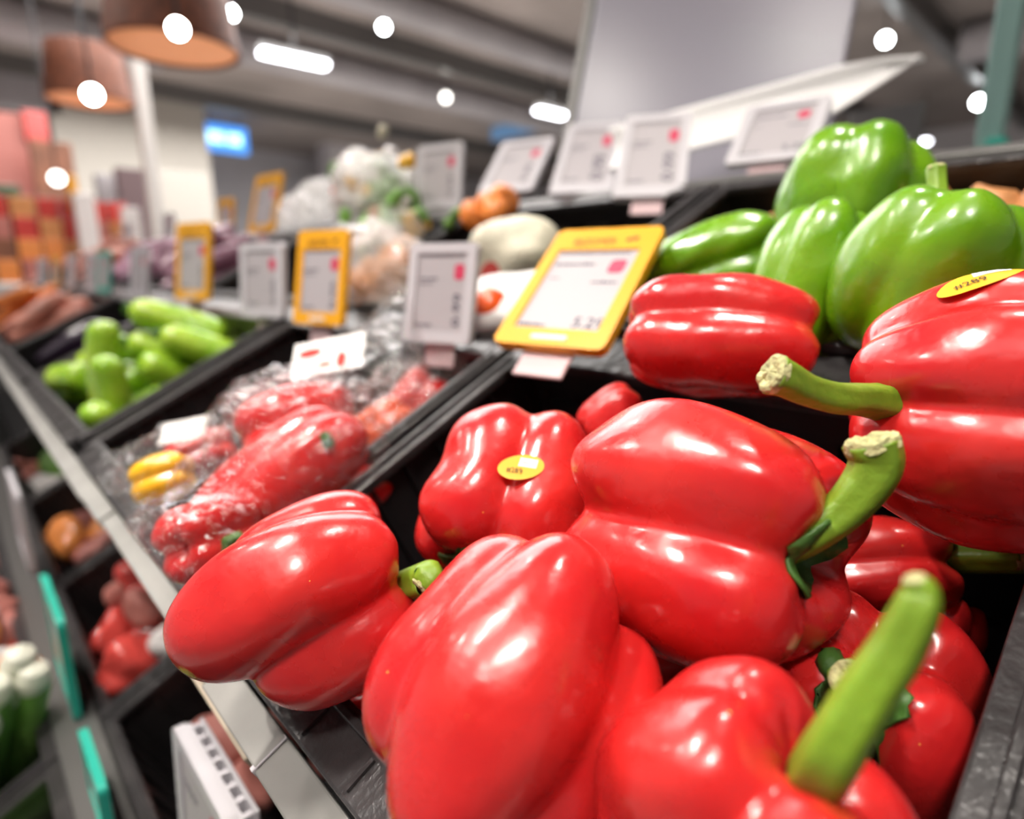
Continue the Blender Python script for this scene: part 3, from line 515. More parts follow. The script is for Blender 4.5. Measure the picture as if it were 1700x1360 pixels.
# ------------------------------------------------------------------ bell peppers: smooth union of bulging lobes round the stem axis
def lobed(lobes, R, L, p, K, nth=112, nph=72, taper=0., dim=.16, bend=(0, 0), seed=1, amp=1.):
    th = np.linspace(0, 2 * np.pi, nth, endpoint=False)
    u = np.linspace(0, 1, nph)
    ph = np.pi * u
    TH, PH = np.meshgrid(th, ph)
    d = np.stack([np.sin(PH) * np.cos(TH), np.sin(PH) * np.sin(TH), np.cos(PH) * 1.0], -1)
    def F(P):
        acc = 0
        for an, off, ar, at, cz, z0 in lobes:
            a = math.radians(an)
            ca, sa = math.cos(a), math.sin(a)
            x = P[..., 0] * ca + P[..., 1] * sa
            y = -P[..., 0] * sa + P[..., 1] * ca
            z = P[..., 2] - z0
            g = (np.abs((x - off) / ar) ** p + np.abs(y / at) ** p + np.abs(z / cz) ** p) ** (1 / p)
            acc = acc + np.exp(-K * g)
        return -np.log(acc) / K
    lo = np.zeros(TH.shape); hi = np.full(TH.shape, 2.2)
    for _ in range(26):
        mid = (lo + hi) / 2
        inside = F(d * mid[..., None]) < 1
        lo = np.where(inside, mid, lo); hi = np.where(inside, hi, mid)
    P = d * lo[..., None]
    rho = np.hypot(P[..., 0], P[..., 1])
    # dimples at both ends
    P[..., 2] -= np.where(P[..., 2] > 0, 1, -.6) * dim * np.exp(-(rho / .30) ** 2) * (np.abs(P[..., 2]) > .2)
    # taper, bend and slow irregular swellings
    f = 1 + taper * P[..., 2]
    P[..., 0] *= f; P[..., 1] *= f
    ba = math.radians(bend[0])
    P[..., 0] += bend[1] * P[..., 2] ** 2 * math.cos(ba); P[..., 1] += bend[1] * P[..., 2] ** 2 * math.sin(ba)
    rs = np.random.RandomState(seed)
    disp = 0
    for k in range(7):
        w = rs.normal(0, 2.0 + .55 * k, 3); a0 = rs.rand() * 6.28
        disp = disp + np.sin(P @ w + a0) * (.020 if k < 3 else .009)
    n = P / np.linalg.norm(P, axis=-1, keepdims=True)
    P = P + n * disp[..., None] * amp
    rip = np.clip((P[..., 2] - .55) * 1.6, 0, 1) * np.clip(1.25 - rho * 1.1, 0, 1)
    # fine pleats running into the stem dimple
    pleat = np.exp(-(rho / .42) ** 2) * (P[..., 2] > .3)
    P[..., 2] += .02 * pleat * np.cos(10 * TH + seed)
    P = P * np.array([R, R, L])
    return P, rip
BODIES = {}
def bell_pepper(d):
    mw = Matrix([list(d['M'][i]) + [d['loc'][i]] for i in range(3)] + [[0, 0, 0, 1]])
    big = d['R'] > .036 and d['color'] in ('red', 'green')
    P, rip = lobed(d['lobes'], d['R'], d['L'], d['p'], d['K'], taper=d['taper'], dim=d['dim'], bend=d['bend'], seed=d['seed'],
                   nth=144 if big else 72, nph=90 if big else 48)
    kind = {'red': 'red_bell_pepper', 'bagged': 'red_bell_pepper', 'green': 'green_bell_pepper', 'yellow': 'yellow_bell_pepper', 'orange': 'orange_bell_pepper'}[d['color']]
    o = grid_mesh(kind, P, material=M[d['color']], mw=mw, attr=rip)
    tag(o, d['label'], 'bell pepper', d['group'])
    if d.get('stem'):
        st, path, tang = tube_mesh('stem', d['stem'], M['calyx' if d['color'] == 'bagged' else 'stem'], o, seg=30, ridges=5, sub=7, ridge_amp=.07, seed=d['seed'])
        e = path[-1]; t = tang[-1]
        # cut end: a ragged pale disc
        ref = np.array([0, 0, 1.]) if abs(t[2]) < .8 else np.array([1., 0, 0])
        a = ref - t * (ref @ t); a /= np.linalg.norm(a); b = np.cross(t, a)
        rows = []
        rs = random.Random(d['seed'])
        jag = [rs.uniform(-.06, .10) for _ in range(24)]
        for rr, hh in ((0, .25), (.45, .16), (.8, .22), (.97, .12), (1.01, -.25)):
            rows.append([e[:3] + e[3] * (rr * (math.cos(6.2832 * k / 24) * a + math.sin(6.2832 * k / 24) * b) + (hh + (jag[k] if rr > .3 else 0)) * t) for k in range(24)])
        grid = np.array(rows)
        me = bpy.data.meshes.new('cut_end')
        vs = grid.reshape(-1, 3); nc = 24
        me.from_pydata([tuple(map(float, v)) for v in vs], [], [(r * nc + c, (r + 1) * nc + c, (r + 1) * nc + (c + 1) % nc, r * nc + (c + 1) % nc) for r in range(4) for c in range(nc)])
        co = link('cut_end', me, M['calyx' if d['color'] == 'bagged' else 'cut'], st); co['label'] = 'dry cut end of the stem'
        if d.get('calyx'):
            b0 = np.array(d['stem'][0]); r0 = b0[3] * 1.0
            n = 5; nc = 40
            rows = []
            bv = BVHTree.FromPolygons([v.co[:] for v in o.data.vertices], [tuple(p.vertices) for p in o.data.polygons])
            for q, rr in enumerate((.6, 1.0, 1.35, 1.75, 2.2)):
                row = []
                for k in range(nc):
                    an = 2 * math.pi * k / nc
                    spike = abs(math.cos(n * an / 2 + d['seed'])) ** 1.5
                    lim = d['calyx'] * (1 + .2 * (rs.random() - .5)) * (1.0 + .7 * spike)
                    r_ = r0 * min(rr, lim if q > 1 else rr)
                    x, y = b0[0] + r_ * math.cos(an), b0[1] + r_ * math.sin(an)
                    hit = bv.ray_cast(Vector((x, y, d['L'] * 1.6)), Vector((0, 0, -1)))
                    z = hit[0].z + .0012 if hit[0] is not None else b0[2]
                    z += .0015 * math.sin(3 * an + q)
                    if q == 0: z = max(z, b0[2]) + .001
                    row.append((x, y, z))
                rows.append(row)
            me = bpy.data.meshes.new('calyx')
            me.from_pydata([v for r in rows for v in r], [], [(r * nc + c, (r + 1) * nc + c, (r + 1) * nc + (c + 1) % nc, r * nc + (c + 1) % nc) for r in range(4) for c in range(nc)])
            me.polygons.foreach_set('use_smooth', [True] * len(me.polygons))
            ca = link('calyx', me, M['calyx'], o)
            sm = ca.modifiers.new('thick', 'SOLIDIFY'); sm.thickness = .0012; sm.offset = 1
    if d.get('sticker'):
        org, dr, ang, a_, b_, dr2 = d['sticker']
        # a sticker bridges the creases: lay it on the taut hull of the fruit
        hb = bmesh.new()
        for v in o.data.vertices: hb.verts.new(v.co)
        hb.verts.ensure_lookup_table()
        bmesh.ops.convex_hull(hb, input=hb.verts, use_existing_faces=False)
        bv = BVHTree.FromBMesh(hb); hb.free()
        hit = bv.ray_cast(Vector(org), Vector(dr).normalized())
        if hit[0] is not None:
            c, n = hit[0], hit[1].normalized()
            tx = Vector(dr2); tx = (tx - n * tx.dot(n)).normalized(); ty = n.cross(tx)
            def prj(u, v, off):
                h2 = bv.ray_cast(c + tx * u + ty * v + n * .012, -n)
                q = h2[0] if h2[0] is not None else c + tx * u + ty * v
                return q + n * off
            def patch(name, vs, fs, off, m, par):
                me = bpy.data.meshes.new(name)
                me.from_pydata([tuple(prj(x, y, off)) for x, y in vs], [], fs); me.update()
                return link(name, me, m, par)
            vs, fs = [(0, 0)], []
            for r in range(1, 6):
                for k in range(32):
                    a = 2 * math.pi * k / 32
                    vs.append((a_ / 2 * r / 5 * math.cos(a), b_ / 2 * r / 5 * math.sin(a)))
            for k in range(32):
                fs.append((0, 1 + k, 1 + (k + 1) % 32))
                for r in range(4):
                    i = 1 + r * 32; fs.append((i + k, i + 32 + k, i + 32 + (k + 1) % 32, i + (k + 1) % 32))
            s = patch('sticker', vs, fs, .00025, M['sticker'], o); s['label'] = 'oval yellow sticker'
            ds = a_ * .29
            def sk(x, y): return (a_ * .17 + x * ds * 1.0 + y * ds * .30, b_ * .12 + y * ds * .62 - x * ds * .33)
            g = [(i / 3 - .5, j / 3 - .5) for j in range(4) for i in range(4)]
            dv = [sk(x * 1.25, y * 1.1) for x, y in g]
            patch('white_patch', dv, [(j * 4 + i, j * 4 + i + 1, j * 4 + i + 5, j * 4 + i + 4) for j in range(3) for i in range(3)], .0004, M['stickerwhite'], s)
            tv, tf = text_mesh('Nijamer', .3, 1.0)
            patch('lettering', [sk(x - .5, y - .12) for x, y, _ in tv], tf, .0006, M['ink'], s)
            tv, tf = text_mesh('#289', b_ * .30, a_ * .34)
            patch('lettering', [(x * .95 - a_ * .33 + y * .2, y - x * .30 - b_ * .12) for x, y, _ in tv], tf, .0006, M['inkbrown'], s)
    return o
for d in PEPPERS:
    bell_pepper(d)

def settle(items, iters=60, floor=None, fixed=0):
    """push capsules (centre, axis, length, radius) in rack coordinates apart until they only touch"""
    C_ = np.array([i[0] for i in items], float); A_ = np.array([i[1] for i in items], float)
    Ln = np.array([i[2] for i in items]); Rr = np.array([i[3] for i in items])
    lo, hi = floor
    T = np.array([-.42, -.2, 0, .2, .42])
    C0 = C_.copy()
    for it in range(iters):
        S_ = C_[:, None] + A_[:, None] * (T[None, :, None] * Ln[:, None, None])
        n = len(C_)
        mv = np.zeros_like(C_)
        for i in range(n):
            for j in range(i + 1, n):
                if np.abs(C_[i] - C_[j]).max() > (Ln[i] + Ln[j]) / 2 + Rr[i] + Rr[j]: continue
                D_ = S_[i][:, None] - S_[j][None]
                dist = np.linalg.norm(D_, axis=2); k = np.unravel_index(dist.argmin(), dist.shape)
                g = (Rr[i] + Rr[j]) * .93 - dist[k]
                if g > 0:
                    v = D_[k] / (dist[k] + 1e-6) + np.array([0, 0, .05 * (1 if C_[i][2] > C_[j][2] else -1)])
                    mv[i] += v * g * .45; mv[j] -= v * g * .45
        C_ = C_ + mv
        C_[:, 2] -= .0006 * (it < iters - 12)
        ext = np.abs(A_) * Ln[:, None] * .46 + Rr[:, None]
        C_ = np.maximum(C_, np.minimum(np.array(lo) + ext, (np.array(lo) + np.array(hi)) / 2))
        C_[:, :2] = np.minimum(C_[:, :2], np.maximum(np.array(hi)[:2] - ext[:, :2], (np.array(lo)[:2] + np.array(hi)[:2]) / 2))
    return C_

# ------------------------------------------------------------------ crates
def crate(x0, x1, s0, s1, label, depth=.15, n0=0., group='black produce crates', slots=True, rim=.016, lip=False):
    bm = bmesh.new()
    t = .005
    cx = (x0 + x1) / 2
    X0, X1 = x0 - cx, x1 - cx
    S = s1 - s0
    box(bm, X0, X0 + t, 0, S, -depth, -.004); box(bm, X1 - t, X1, 0, S, -depth, -.004)
    box(bm, X0 + t, X1 - t, 0, t, -depth, -.004)
    if slots:
        zs = [(-depth, -.075), (-.062, -.045), (-.032, -.004)]
        for a, b in zs: box(bm, X0 + t, X1 - t, S - t, S, a, b)
        k = 6
        for i in range(k + 1):
            xx = X0 + t + (X1 - X0 - 2 * t) * i / k
            box(bm, xx - .012, xx + .012, S - t + .0004, S - .0004, -depth, -.004)
    else:
        box(bm, X0 + t, X1 - t, S - t, S, -depth, -.004)
    box(bm, X0 + t, X1 - t, t, S - t, -depth, -depth + .004)
    mw = RACK_MAT @ Matrix.Translation((cx, s0, n0))
    o = from_bm('produce_crate', bm, M['crate'], mw=mw)
    tag(o, label, 'crate', group)
    bm = bmesh.new()
    r = rim
    for a, b, c, d_ in ((X0 - .003, X0 + r - .003, -.002, S + .002), (X1 - r + .003, X1 + .003, -.002, S + .002),
                        (X0 + r - .003, X1 - r + .003, -.0145 if lip else -.002, r - .004), (X0 + r - .003, X1 - r + .003, S - r + .002, S + .002)):
        box(bm, a, b, c, d_, -.0038, .004, .0015)
    # raised inner bead and the ribs under the rim
    for a, b in ((X0 + .001, X0 + .005), (X1 - .005, X1 - .001)):
        box(bm, a, b, .012, S - .012, .0042, .0068, .0008)
    box(bm, X0 + .012, X1 - .012, .005, .009, .0042, .0068, .0008)
    if lip: box(bm, X0 + .006, X1 - .006, -.0142, -.0115, -.030, -.004, .0008)
    for i in range(9 if lip else 0):
        xx = X0 + .02 + (X1 - X0 - .04) * i / 8
        box(bm, xx - .001, xx + .001, -.011, .003, .0042, .0056)
    from_bm('rim', bm, M['crate_rim'], o)
    bm = bmesh.new()
    nrib = max(4, int((X1 - X0) / .04))
    for i in range(nrib + 1):
        xx = X0 + .01 + (X1 - X0 - .02) * i / nrib
        box(bm, xx - .0012, xx + .0012, t + .0004, t + .006, -depth + .005, -.006)
    for i in range(9):
        ss = .02 + (S - .04) * i / 8
        box(bm, X0 + t + .0004, X0 + t + .005, ss - .0012, ss + .0012, -depth + .005, -.006)
    from_bm('ribs', bm, M['crate'], o)
    return o
XS = [(.006, .36, 'at the bottom right corner of the photo'), (-.369, -.005, 'holding the loose red peppers'), (-.815, -.387, 'holding the bagged peppers'),
      (-1.385, -.855, 'holding the pale green courgettes'), (-1.92, -1.405, 'holding dark aubergines'), (-2.44, -1.94, 'holding pinkish roots'),
      (-2.96, -2.46, 'holding orange carrots'), (-3.5, -2.98, 'holding red packs far down the rack'), (-4.1, -3.52, 'at the far end of the front row')]
for x0, x1, w in XS:
    crate(x0, x1, 0, .288, 'black plastic crate in the front row ' + w, lip=True)
XB = [(.006, .36, 'behind the corner crate'), (-.369, -.004, 'holding the green peppers'), (-.815, -.387, 'holding the cream net bag and wrapped packs'),
      (-1.385, -.855, 'holding salad pouches and film bags'), (-1.92, -1.405, 'holding pale purple vegetables'), (-2.44, -1.94, 'holding more purple vegetables'),
      (-2.96, -2.46, 'holding brownish roots'), (-3.5, -2.98, 'behind the red packs'), (-4.1, -3.52, 'at the far end of the back row')]
for x0, x1, w in XB:
    crate(x0, x1, .335, .65, 'black plastic crate in the back row ' + w)
LB = [(-.735, -.50, 'nearest the photo corner, holding leeks lying flat'), (-.91, -.745, 'with white leek ends'), (-1.32, -.92, 'full of small colourful packs'), (-1.8, -1.33, 'further along'), (-2.4, -1.82, 'furthest along')]
for x0, x1, w in LB:
    crate(x0, x1, -.62, -.215, 'black crate on the lower shelf ' + w, n0=-.25, group='crates on the lower shelf')
LA = [(-.735, -.36, 'almost empty, under the grey rail'), (-1.13, -.745, 'full of red and white packs under the rail'), (-1.6, -1.14, 'behind the teal label'), (-2.2, -1.61, 'far under the rail')]
for x0, x1, w in LA:
    crate(x0, x1, -.165, .10, 'black crate on the lower shelf ' + w, n0=-.25, group='crates on the lower shelf')

# ------------------------------------------------------------------ the rack itself
rack = empty('display_rack', RACK_MAT, 'long sloping dark steel produce rack carrying two rows of black crates', 'display rack')
XL, XR = -4.15, .42
bm = bmesh.new(); box(bm, XL, XR, -.012, .70, -.162, -.153); from_bm('upper_deck', bm, M['dark'], rack)
bm = bmesh.new(); box(bm, XL, XR, .292, .331, -.15, -.002, .002); from_bm('crossbar', bm, M['crate_rim'], rack)
bm = bmesh.new(); box(bm, XL, XR, .654, .672, -.15, .006, .003); from_bm('back_rail', bm, M['frame'], rack)
bm = bmesh.new(); box(bm, XL, XR, -.63, .12, -.412, -.403); from_bm('lower_deck', bm, M['dark'], rack)
bm = bmesh.new(); box(bm, XL, XR, -.2125, -.168, -.40, -.245, .002); from_bm('lower_crossbar', bm, M['frame'], rack)
bm = bmesh.new(); box(bm, XL, XR, .105, .12, -.40, -.165); from_bm('riser_panel', bm, M['dark'], rack)
bm = bmesh.new(); box(bm, XL, XR, -.66, -.632, -.44, -.22, .003); from_bm('lower_front_rail', bm, M['frame'], rack)
# grey price rail along the front: overlapping lengths
for x0, x1, dn, ds in ((-.242, XR, 0, 0), (-.315, -.240, .0015, .001), (-.62, -.300, -.001, .004), (-.70, -.605, .002, .002), (XL, -.69, -.001, 0)):
    bm = bmesh.new(); box(bm, x0, x1, -.0345 + ds, -.0165, -.012, -.0035 + dn, .001); r_ = from_bm('price_rail', bm, M['rail'], rack)
bm = bmesh.new(); box(bm, -.2430, -.2400, -.0350, -.0165, -.0125, -.0022, .0004); o = from_bm('rail_joint', bm, M['wht'], rack); o['label'] = 'pale joint strip across the grey rail'
bm = bmesh.new(); box(bm, -1.5, -1.5 + .04, -.03, .7, -1.0, -.165)
box(bm, .36, .40, -.03, .7, -1.0, -.165); box(bm, -3.9, -3.86, -.03, .7, -1.0, -.165)
bm.free()
for xx in (.38, -1.39, -2.7, -4.1):
    bm = bmesh.new()
    p = RM.transposed() @ (Vector((xx, RACK_O.y + .45, 0)) - RACK_O)
    box(bm, -.02, .02, -.02, .02, 0, RW(0, .45, -.17).z - .02)
    po = from_bm('support_post', bm, M['frame'], rack)
    po.matrix_world = Matrix.Translation((xx, RW(0, .45, 0).y + .07, 0))
for yy, zt in ((-.42, RW(0, -.56, -.42).z), ):
    bm = bmesh.new(); box(bm, XL, XR, yy, yy + .03, 0, zt - .02)
    po = from_bm('kick_panel', bm, M['dark'], rack); po.matrix_world = Matrix.Identity(4)

# beige board standing under the rail
bm = bmesh.new(); box(bm, -.052, .040, -.0095, -.0055, -.105, .004, .0008)
o = from_bm('cardboard_panel', bm, M['beige'], mw=RACK_MAT @ Matrix.Translation((-.32, -.030, -.034)))
tag(o, 'beige cardboard flap hanging below the grey rail beside the white label', 'cardboard')

# ------------------------------------------------------------------ electronic shelf labels
def shelf_label(key, color, label, style, group, clip='wht', flip=False, cat='price label'):
    c, psi, lam, w, h = key
    q = Matrix.Rotation(psi, 4, 'Z') @ Matrix.Rotation(-lam, 4, 'X')
    mw = Matrix.Translation(c) @ q
    t = .008
    e = empty('shelf_label', mw, label, cat, group)
    head = .20 if color == 'ywl' else .10
    foot = .13 if color == 'ywl' else .12
    side = .12 if color == 'ywl' else .13
    hx0, hx1, hz0, hz1 = -w / 2 + side * w, w / 2 - side * w, foot * h, h - head * h
    bm = bmesh.new(); rounded_plate(bm, w, h, t, w * .07, hole=(hx0, hx1, hz0, hz1))
    from_bm('frame', bm, M[color], e)
    bm = bmesh.new(); box(bm, hx0 + .0004, hx1 - .0004, t * .2, t * .34, hz0 + .0004, hz1 - .0004); from_bm('screen', bm, M['eink'], e)
    sw, sh = hx1 - hx0, hz1 - hz0
    V, F_ = [], []
    def rect(u0, u1, v0, v1):
        i = len(V); V.extend([(hx0 + sw * u0, t * .16, hz0 + sh * v0), (hx0 + sw * u1, t * .16, hz0 + sh * v0), (hx0 + sw * u1, t * .16, hz0 + sh * v1), (hx0 + sw * u0, t * .16, hz0 + sh * v1)])
        F_.append((i, i + 1, i + 2, i + 3))
    def txt(s, u0, v0, size, width, y=None, rot=False, base=(0, 0)):
        tv, tf = text_mesh(s, size, width); i = len(V)
        for x, z, _ in tv:
            if rot: x, z = -z, x
            V.append((hx0 + sw * u0 + x, t * .16 if y is None else y, hz0 + sh * v0 + z))
        F_.extend([tuple(i + k for k in f) for f in tf])
    def bars(u0, u1, v, n, hh=.03):
        rs = random.Random(n)
        u = u0
        while u < u1:
            du = rs.uniform(.02, .05); rect(u, min(u1, u + du), v, v + hh * rs.uniform(.6, 1.)); u += du + .012
    if style == 'wide':
        bars(.05, .90, .955, 1, .022); bars(.06, .55, .80, 2, .03); bars(.08, .2, .62, 3, .02); bars(.62, .92, .57, 4, .03)
        bars(.03, .36, .03, 5, .035)
    else:
        bars(.08, .92, .955, 6, .012); bars(.06, .42, .66, 7, .03); bars(.06, .35, .60, 11, .02); bars(.06, .38, .06, 8, .03)
    me = bpy.data.meshes.new('small_print'); me.from_pydata(V, [], F_); link('small_print', me, M['ink'], e)
    V, F_ = [], []
    if style == 'wide': txt('5.29', .66, .04, sh * .17, sw * .34)
    else: txt('0.99', .93, .06, sh * .16, sh * .42, rot=True)
    me = bpy.data.meshes.new('price_figures'); me.from_pydata(V, [], F_); link('price_figures', me, M['ink'], e)
    me = bpy.data.meshes.new('red_logo')
    u0, v0 = (.73, .70) if style == 'wide' else (.76, .66)
    ur, vr = (.19, .17) if style == 'wide' else (.20, .20)
    pts = []
    for k in range(20):
        a = 2 * math.pi * k / 20
        cx_, cz_ = math.copysign(abs(math.cos(a)) ** .5, math.cos(a)), math.copysign(abs(math.sin(a)) ** .5, math.sin(a))
        pts.append((hx0 + sw * (u0 + ur / 2 + cx_ * ur / 2), t * .16, hz0 + sh * (v0 + vr / 2 + cz_ * vr / 2)))
    me.from_pydata(pts, [], [tuple(range(20))]); link('red_logo', me, M['redink'], e)
    if color == 'ywl':
        V, F_ = [], []
        txt('BIJZOMER', .14, 1.06, h * .085, w * .40, y=-.0004)
        me = bpy.data.meshes.new('header_print'); me.from_pydata(V, [], F_); link('header_print', me, M['inkbrown'], e)
        V, F_ = [], []
        i = 0
        for (a, b) in ((.74, .80), (.80, .88)):
            n0_ = len(V)
            for k in range(12):
                an = 2 * math.pi * k / 12
                V.append((hx0 + sw * ((a + b) / 2 + .05) + w * .028 * math.cos(an) * (1 if a < .78 else 1.1), -.0004, h * (.878 + (.01 if a > .78 else 0)) + h * .017 * math.sin(an)))
            F_.append(tuple(range(n0_, n0_ + 12)))
        me = bpy.data.meshes.new('header_mark'); me.from_pydata(V, [], F_); link('header_mark', me, M['inkbrown'], e)
        bm = bmesh.new(); rounded_plate(bm, w * .32, h * .035, .0006, h * .012, y0=-.0006, z0=h * .045)
        from_bm('white_strip', bm, M['paper'], e)
    # clip that holds the label on the rail
    bm = bmesh.new(); box(bm, -w * .22, w * .22, .0085, .0115, -.022, .03, .001)
    cl = from_bm('clip', bm, M['clip'], e)
    return e
LT = [('T1', 'ywl', 'yellow-framed price label tilted back, beside the loose red peppers', 'wide', 'y'),
      ('T2', 'wht', 'white-framed upright price label behind the bagged peppers', 'tall', 'w'),
      ('T3', 'ywl', 'yellow-framed upright price label next left of the white one behind the bagged peppers', 'tall', 'y'),
      ('T4', 'wht', 'blurred white-framed price label above the right end of the courgettes', 'tall', 'w'),
      ('T5', 'ywl', 'narrow-looking yellow price label above the middle of the courgettes', 'tall', 'y'),
      ('T6', 'ywl', 'small yellow price label standing high against the grey wall', 'tall', 'y'),
      ('B1', 'wht', 'white price label tilted far back, just above the green peppers', 'wide', 'b'),
      ('B2', 'wht', 'white price label standing steeply, overlapping the lower end of the header panel', 'tall', 'b'),
      ('B3', 'wht', 'white price label immediately left of the steep one under the header panel', 'tall', 'b'),
      ('B4', 'wht', 'white price label leaning back above the cream bag', 'tall', 'b'),
      ('B5', 'wht', 'white upright price label above the green and yellow salad pouches', 'tall', 'b'),
      ('B6', 'ywl', 'yellow price label half hidden behind the glinting film bag', 'tall', 'y')]
GN = {'y': 'yellow price labels', 'w': 'white price labels in the middle row', 'b': 'white price labels along the back'}
for k, c, lab, st, g in LT:
    shelf_label(TAGS[k], c, lab, st, GN[g])
def low_label(x, s, n, w, h, color, label, lean=.25, yaw=0.):
    p = RW(x, s, n)
    e = shelf_label([p, yaw, lean, w, h], color, label, 'tall', 'labels above the lower shelf')
    return e
for i, (x, s_, col, lab) in enumerate(((-1.72, .31, 'wht', 'blurred white label past the narrow yellow one'), (-2.15, .31, 'teal', 'blurred teal label far along the middle row'), (-2.35, .31, 'wht', 'white label just beyond the far teal one'),
        (-2.75, .31, 'wht', 'small white label above the carrots'), (-3.15, .31, 'ywl', 'far yellow-orange label above the red packs'), (-3.6, .31, 'wht', 'farthest white label of the middle row'),
        (-2.05, .675, 'ywl', 'yellow label in the back row beyond the high yellow one'), (-2.7, .675, 'wht', 'white back-row label among the far stands'), (-3.4, .675, 'wht', 'farthest white back-row label'))):
    shelf_label([RW(x, s_ - .02, .006), .2, .15, .085, .12], col, lab, 'tall', 'far blurred labels')
wl = low_label(-.392, -.122, -.185, .115, .092, 'wht', 'white label seen from its ribbed top edge below the grey rail', lean=.05, yaw=.0)
bm = bmesh.new()
box(bm, -.056, .056, .0082, .0125, .004, .088, .001); box(bm, -.056, .056, .0185, .0215, .004, .088, .001)
for i in range(8):
    box(bm, -.054 + .0148 * i, -.050 + .0148 * i, .0125, .0185, .006, .086)
from_bm('ribbed_holder', bm, M['wht'], wl)
low_label(-.84, -.19, -.245, .15, .13, 'teal', 'teal-framed label seen nearly edge on at the left of the lower shelf', lean=0)
low_label(-.605, -.195, -.245, .10, .07, 'teal', 'teal-framed label at the bottom edge beside the leeks', lean=0)
low_label(-1.20, -.17, -.20, .17, .13, 'wht', 'lavender-white label seen edge on, highest in the left corner', lean=0)

# ------------------------------------------------------------------ generic rounded produce
def spun(name, prof, L, material, mw=None, parent=None, bend=0., seed=0, nth=28):
    """body of revolution along z from a list of (t, r) with an optional bend"""
    rs = random.Random(seed)
    rows = []
    T = [p[0] for p in prof]; Rr = [p[1] for p in prof]
    for i in range(25):
        t = (1 - math.cos(math.pi * i / 24)) / 2
        r = float(np.interp(t, T, Rr))
        z = (.5 - t) * L
        ox = bend * L * (1 - (2 * t - 1) ** 2)
        rows.append([(ox + r * math.cos(a), r * math.sin(a) * .96, z) for a in np.linspace(0, 2 * math.pi, nth, endpoint=False)])
    return grid_mesh(name, np.array(rows), material=material, mw=mw, parent=parent, attr=np.zeros((25, nth)))
def frame_z(loc, z):
    z = Vector(z).normalized(); q = z.to_track_quat('Z', 'Y')
    return Matrix.Translation(loc) @ q.to_matrix().to_4x4()
def sausage(r):
    return [(0, 0), (.015, r * .45), (.05, r * .75), (.12, r * .95), (.3, r), (.7, r * .98), (.88, r * .9), (.95, r * .68), (.985, r * .4), (1, 0)]
clabels = ['stubby end-on courgette at the front left corner of its crate', 'upright pale courgette leaning on the front edge', 'short courgette lowest at the crate front',
 'dark-sided courgette left of the tall standing one', 'tall pale courgette standing up in the middle of its crate', 'glinting courgette right of the tall standing one',
 'yellow-green courgette lying across, right of the tall one', 'middle courgette of the three stacked lying ones', 'highest courgette, furthest toward the back of the crate']
RI = RM.transposed()
cits = [(tuple(RI @ (Vector(l) - RACK_O)), tuple(RI @ Vector(z)), L, r) for l, z, L, r in PLACED['courgettes']]
cpos = settle(cits, iters=14, floor=((-1.378, .004, -.144), (-.86, .284, .3)))
for i, (loc, z, L, r) in enumerate(PLACED['courgettes']):
    loc = RW(*cpos[i])
    lab = clabels[i] if i < len(clabels) else 'half-hidden courgette deeper in the courgette crate'
    o = spun('courgette', sausage(r), L, M['courgette'], mw=frame_z(loc, z), bend=.05, seed=i)
    tag(o, lab, 'courgette', 'courgettes in their crate')
    e = spun('stem_end', [(0, 0), (.2, r * .3), (.8, r * .38), (1, 0)], .014, M['calyx'], parent=o)
    e.location = (0, 0, -L / 2 - .002)

random.seed(5)
def scatter(kind, label, cat, group, x0, x1, s0, s1, n0, n1, count, make):
    protos = [make(i) for i in range(3)]
    vv = np.array([v.co[:] for v in protos[0].data.vertices]); L_ = float(np.ptp(vv[:, 2])); R_ = float(np.ptp(vv[:, 1]) / 2)
    its = []
    for i in range(count):
        ax = Vector((random.gauss(0, .22), 1, random.gauss(0, .12))).normalized()
        its.append((( random.uniform(x0, x1), random.uniform(s0, s1), random.uniform(n0, n1)), tuple(ax), L_, R_))
    pos = settle(its, floor=((x0 - .045, s0 - .05, -.144), (x1 + .045, s1 + .03, .2)))
    for i in range(count):
        if i < 3: o = protos[i]
        else:
            src = protos[i % 3]; o = src.copy(); COL.objects.link(o)
            for ch in src.children:
                c = ch.copy(); COL.objects.link(c); c.parent = o
        o.matrix_world = frame_z(RW(*pos[i]), RM @ Vector(its[i][1]))
        tag(o, label, cat, group)
scatter('aubergine', 'dark glossy aubergine in the crate left of the courgettes', 'aubergine', 'aubergines', -1.86, -1.46, .06, .24, -.11, -.05, 12,
        lambda i: spun('aubergine', [(0, 0), (.04, .02), (.2, .032), (.5, .028), (.8, .018), (.95, .012), (1, 0)], .17, M['aubergine'], bend=.05))
scatter('root', 'pinkish root vegetable in the blurred crate beyond the aubergines', 'root vegetable', 'pinkish roots', -2.4, -1.98, .05, .25, -.06, .0, 26,
        lambda i: spun('root_vegetable', [(0, 0), (.05, .018), (.3, .028), (.6, .024), (.9, .012), (1, 0)], .16, M['pinkroot'], bend=.04))
scatter('carrot', 'orange carrot in the blurred crate beyond the pinkish roots', 'carrot', 'loose carrots', -2.92, -2.5, .05, .25, -.06, .01, 26,
        lambda i: spun('carrot', [(0, 0), (.03, .02), (.15, .024), (.6, .017), (.95, .006), (1, 0)], .2, M['carrot'], bend=.03))
scatter('purple', 'streaky purple vegetable in the back row left of the white label', 'purple vegetable', 'purple vegetables', -2.4, -1.45, .38, .62, -.04, .03, 44,
        lambda i: spun('purple_vegetable', [(0, 0), (.04, .018), (.3, .026), (.6, .026), (.9, .014), (1, 0)], .2, M['purple'], bend=.06))
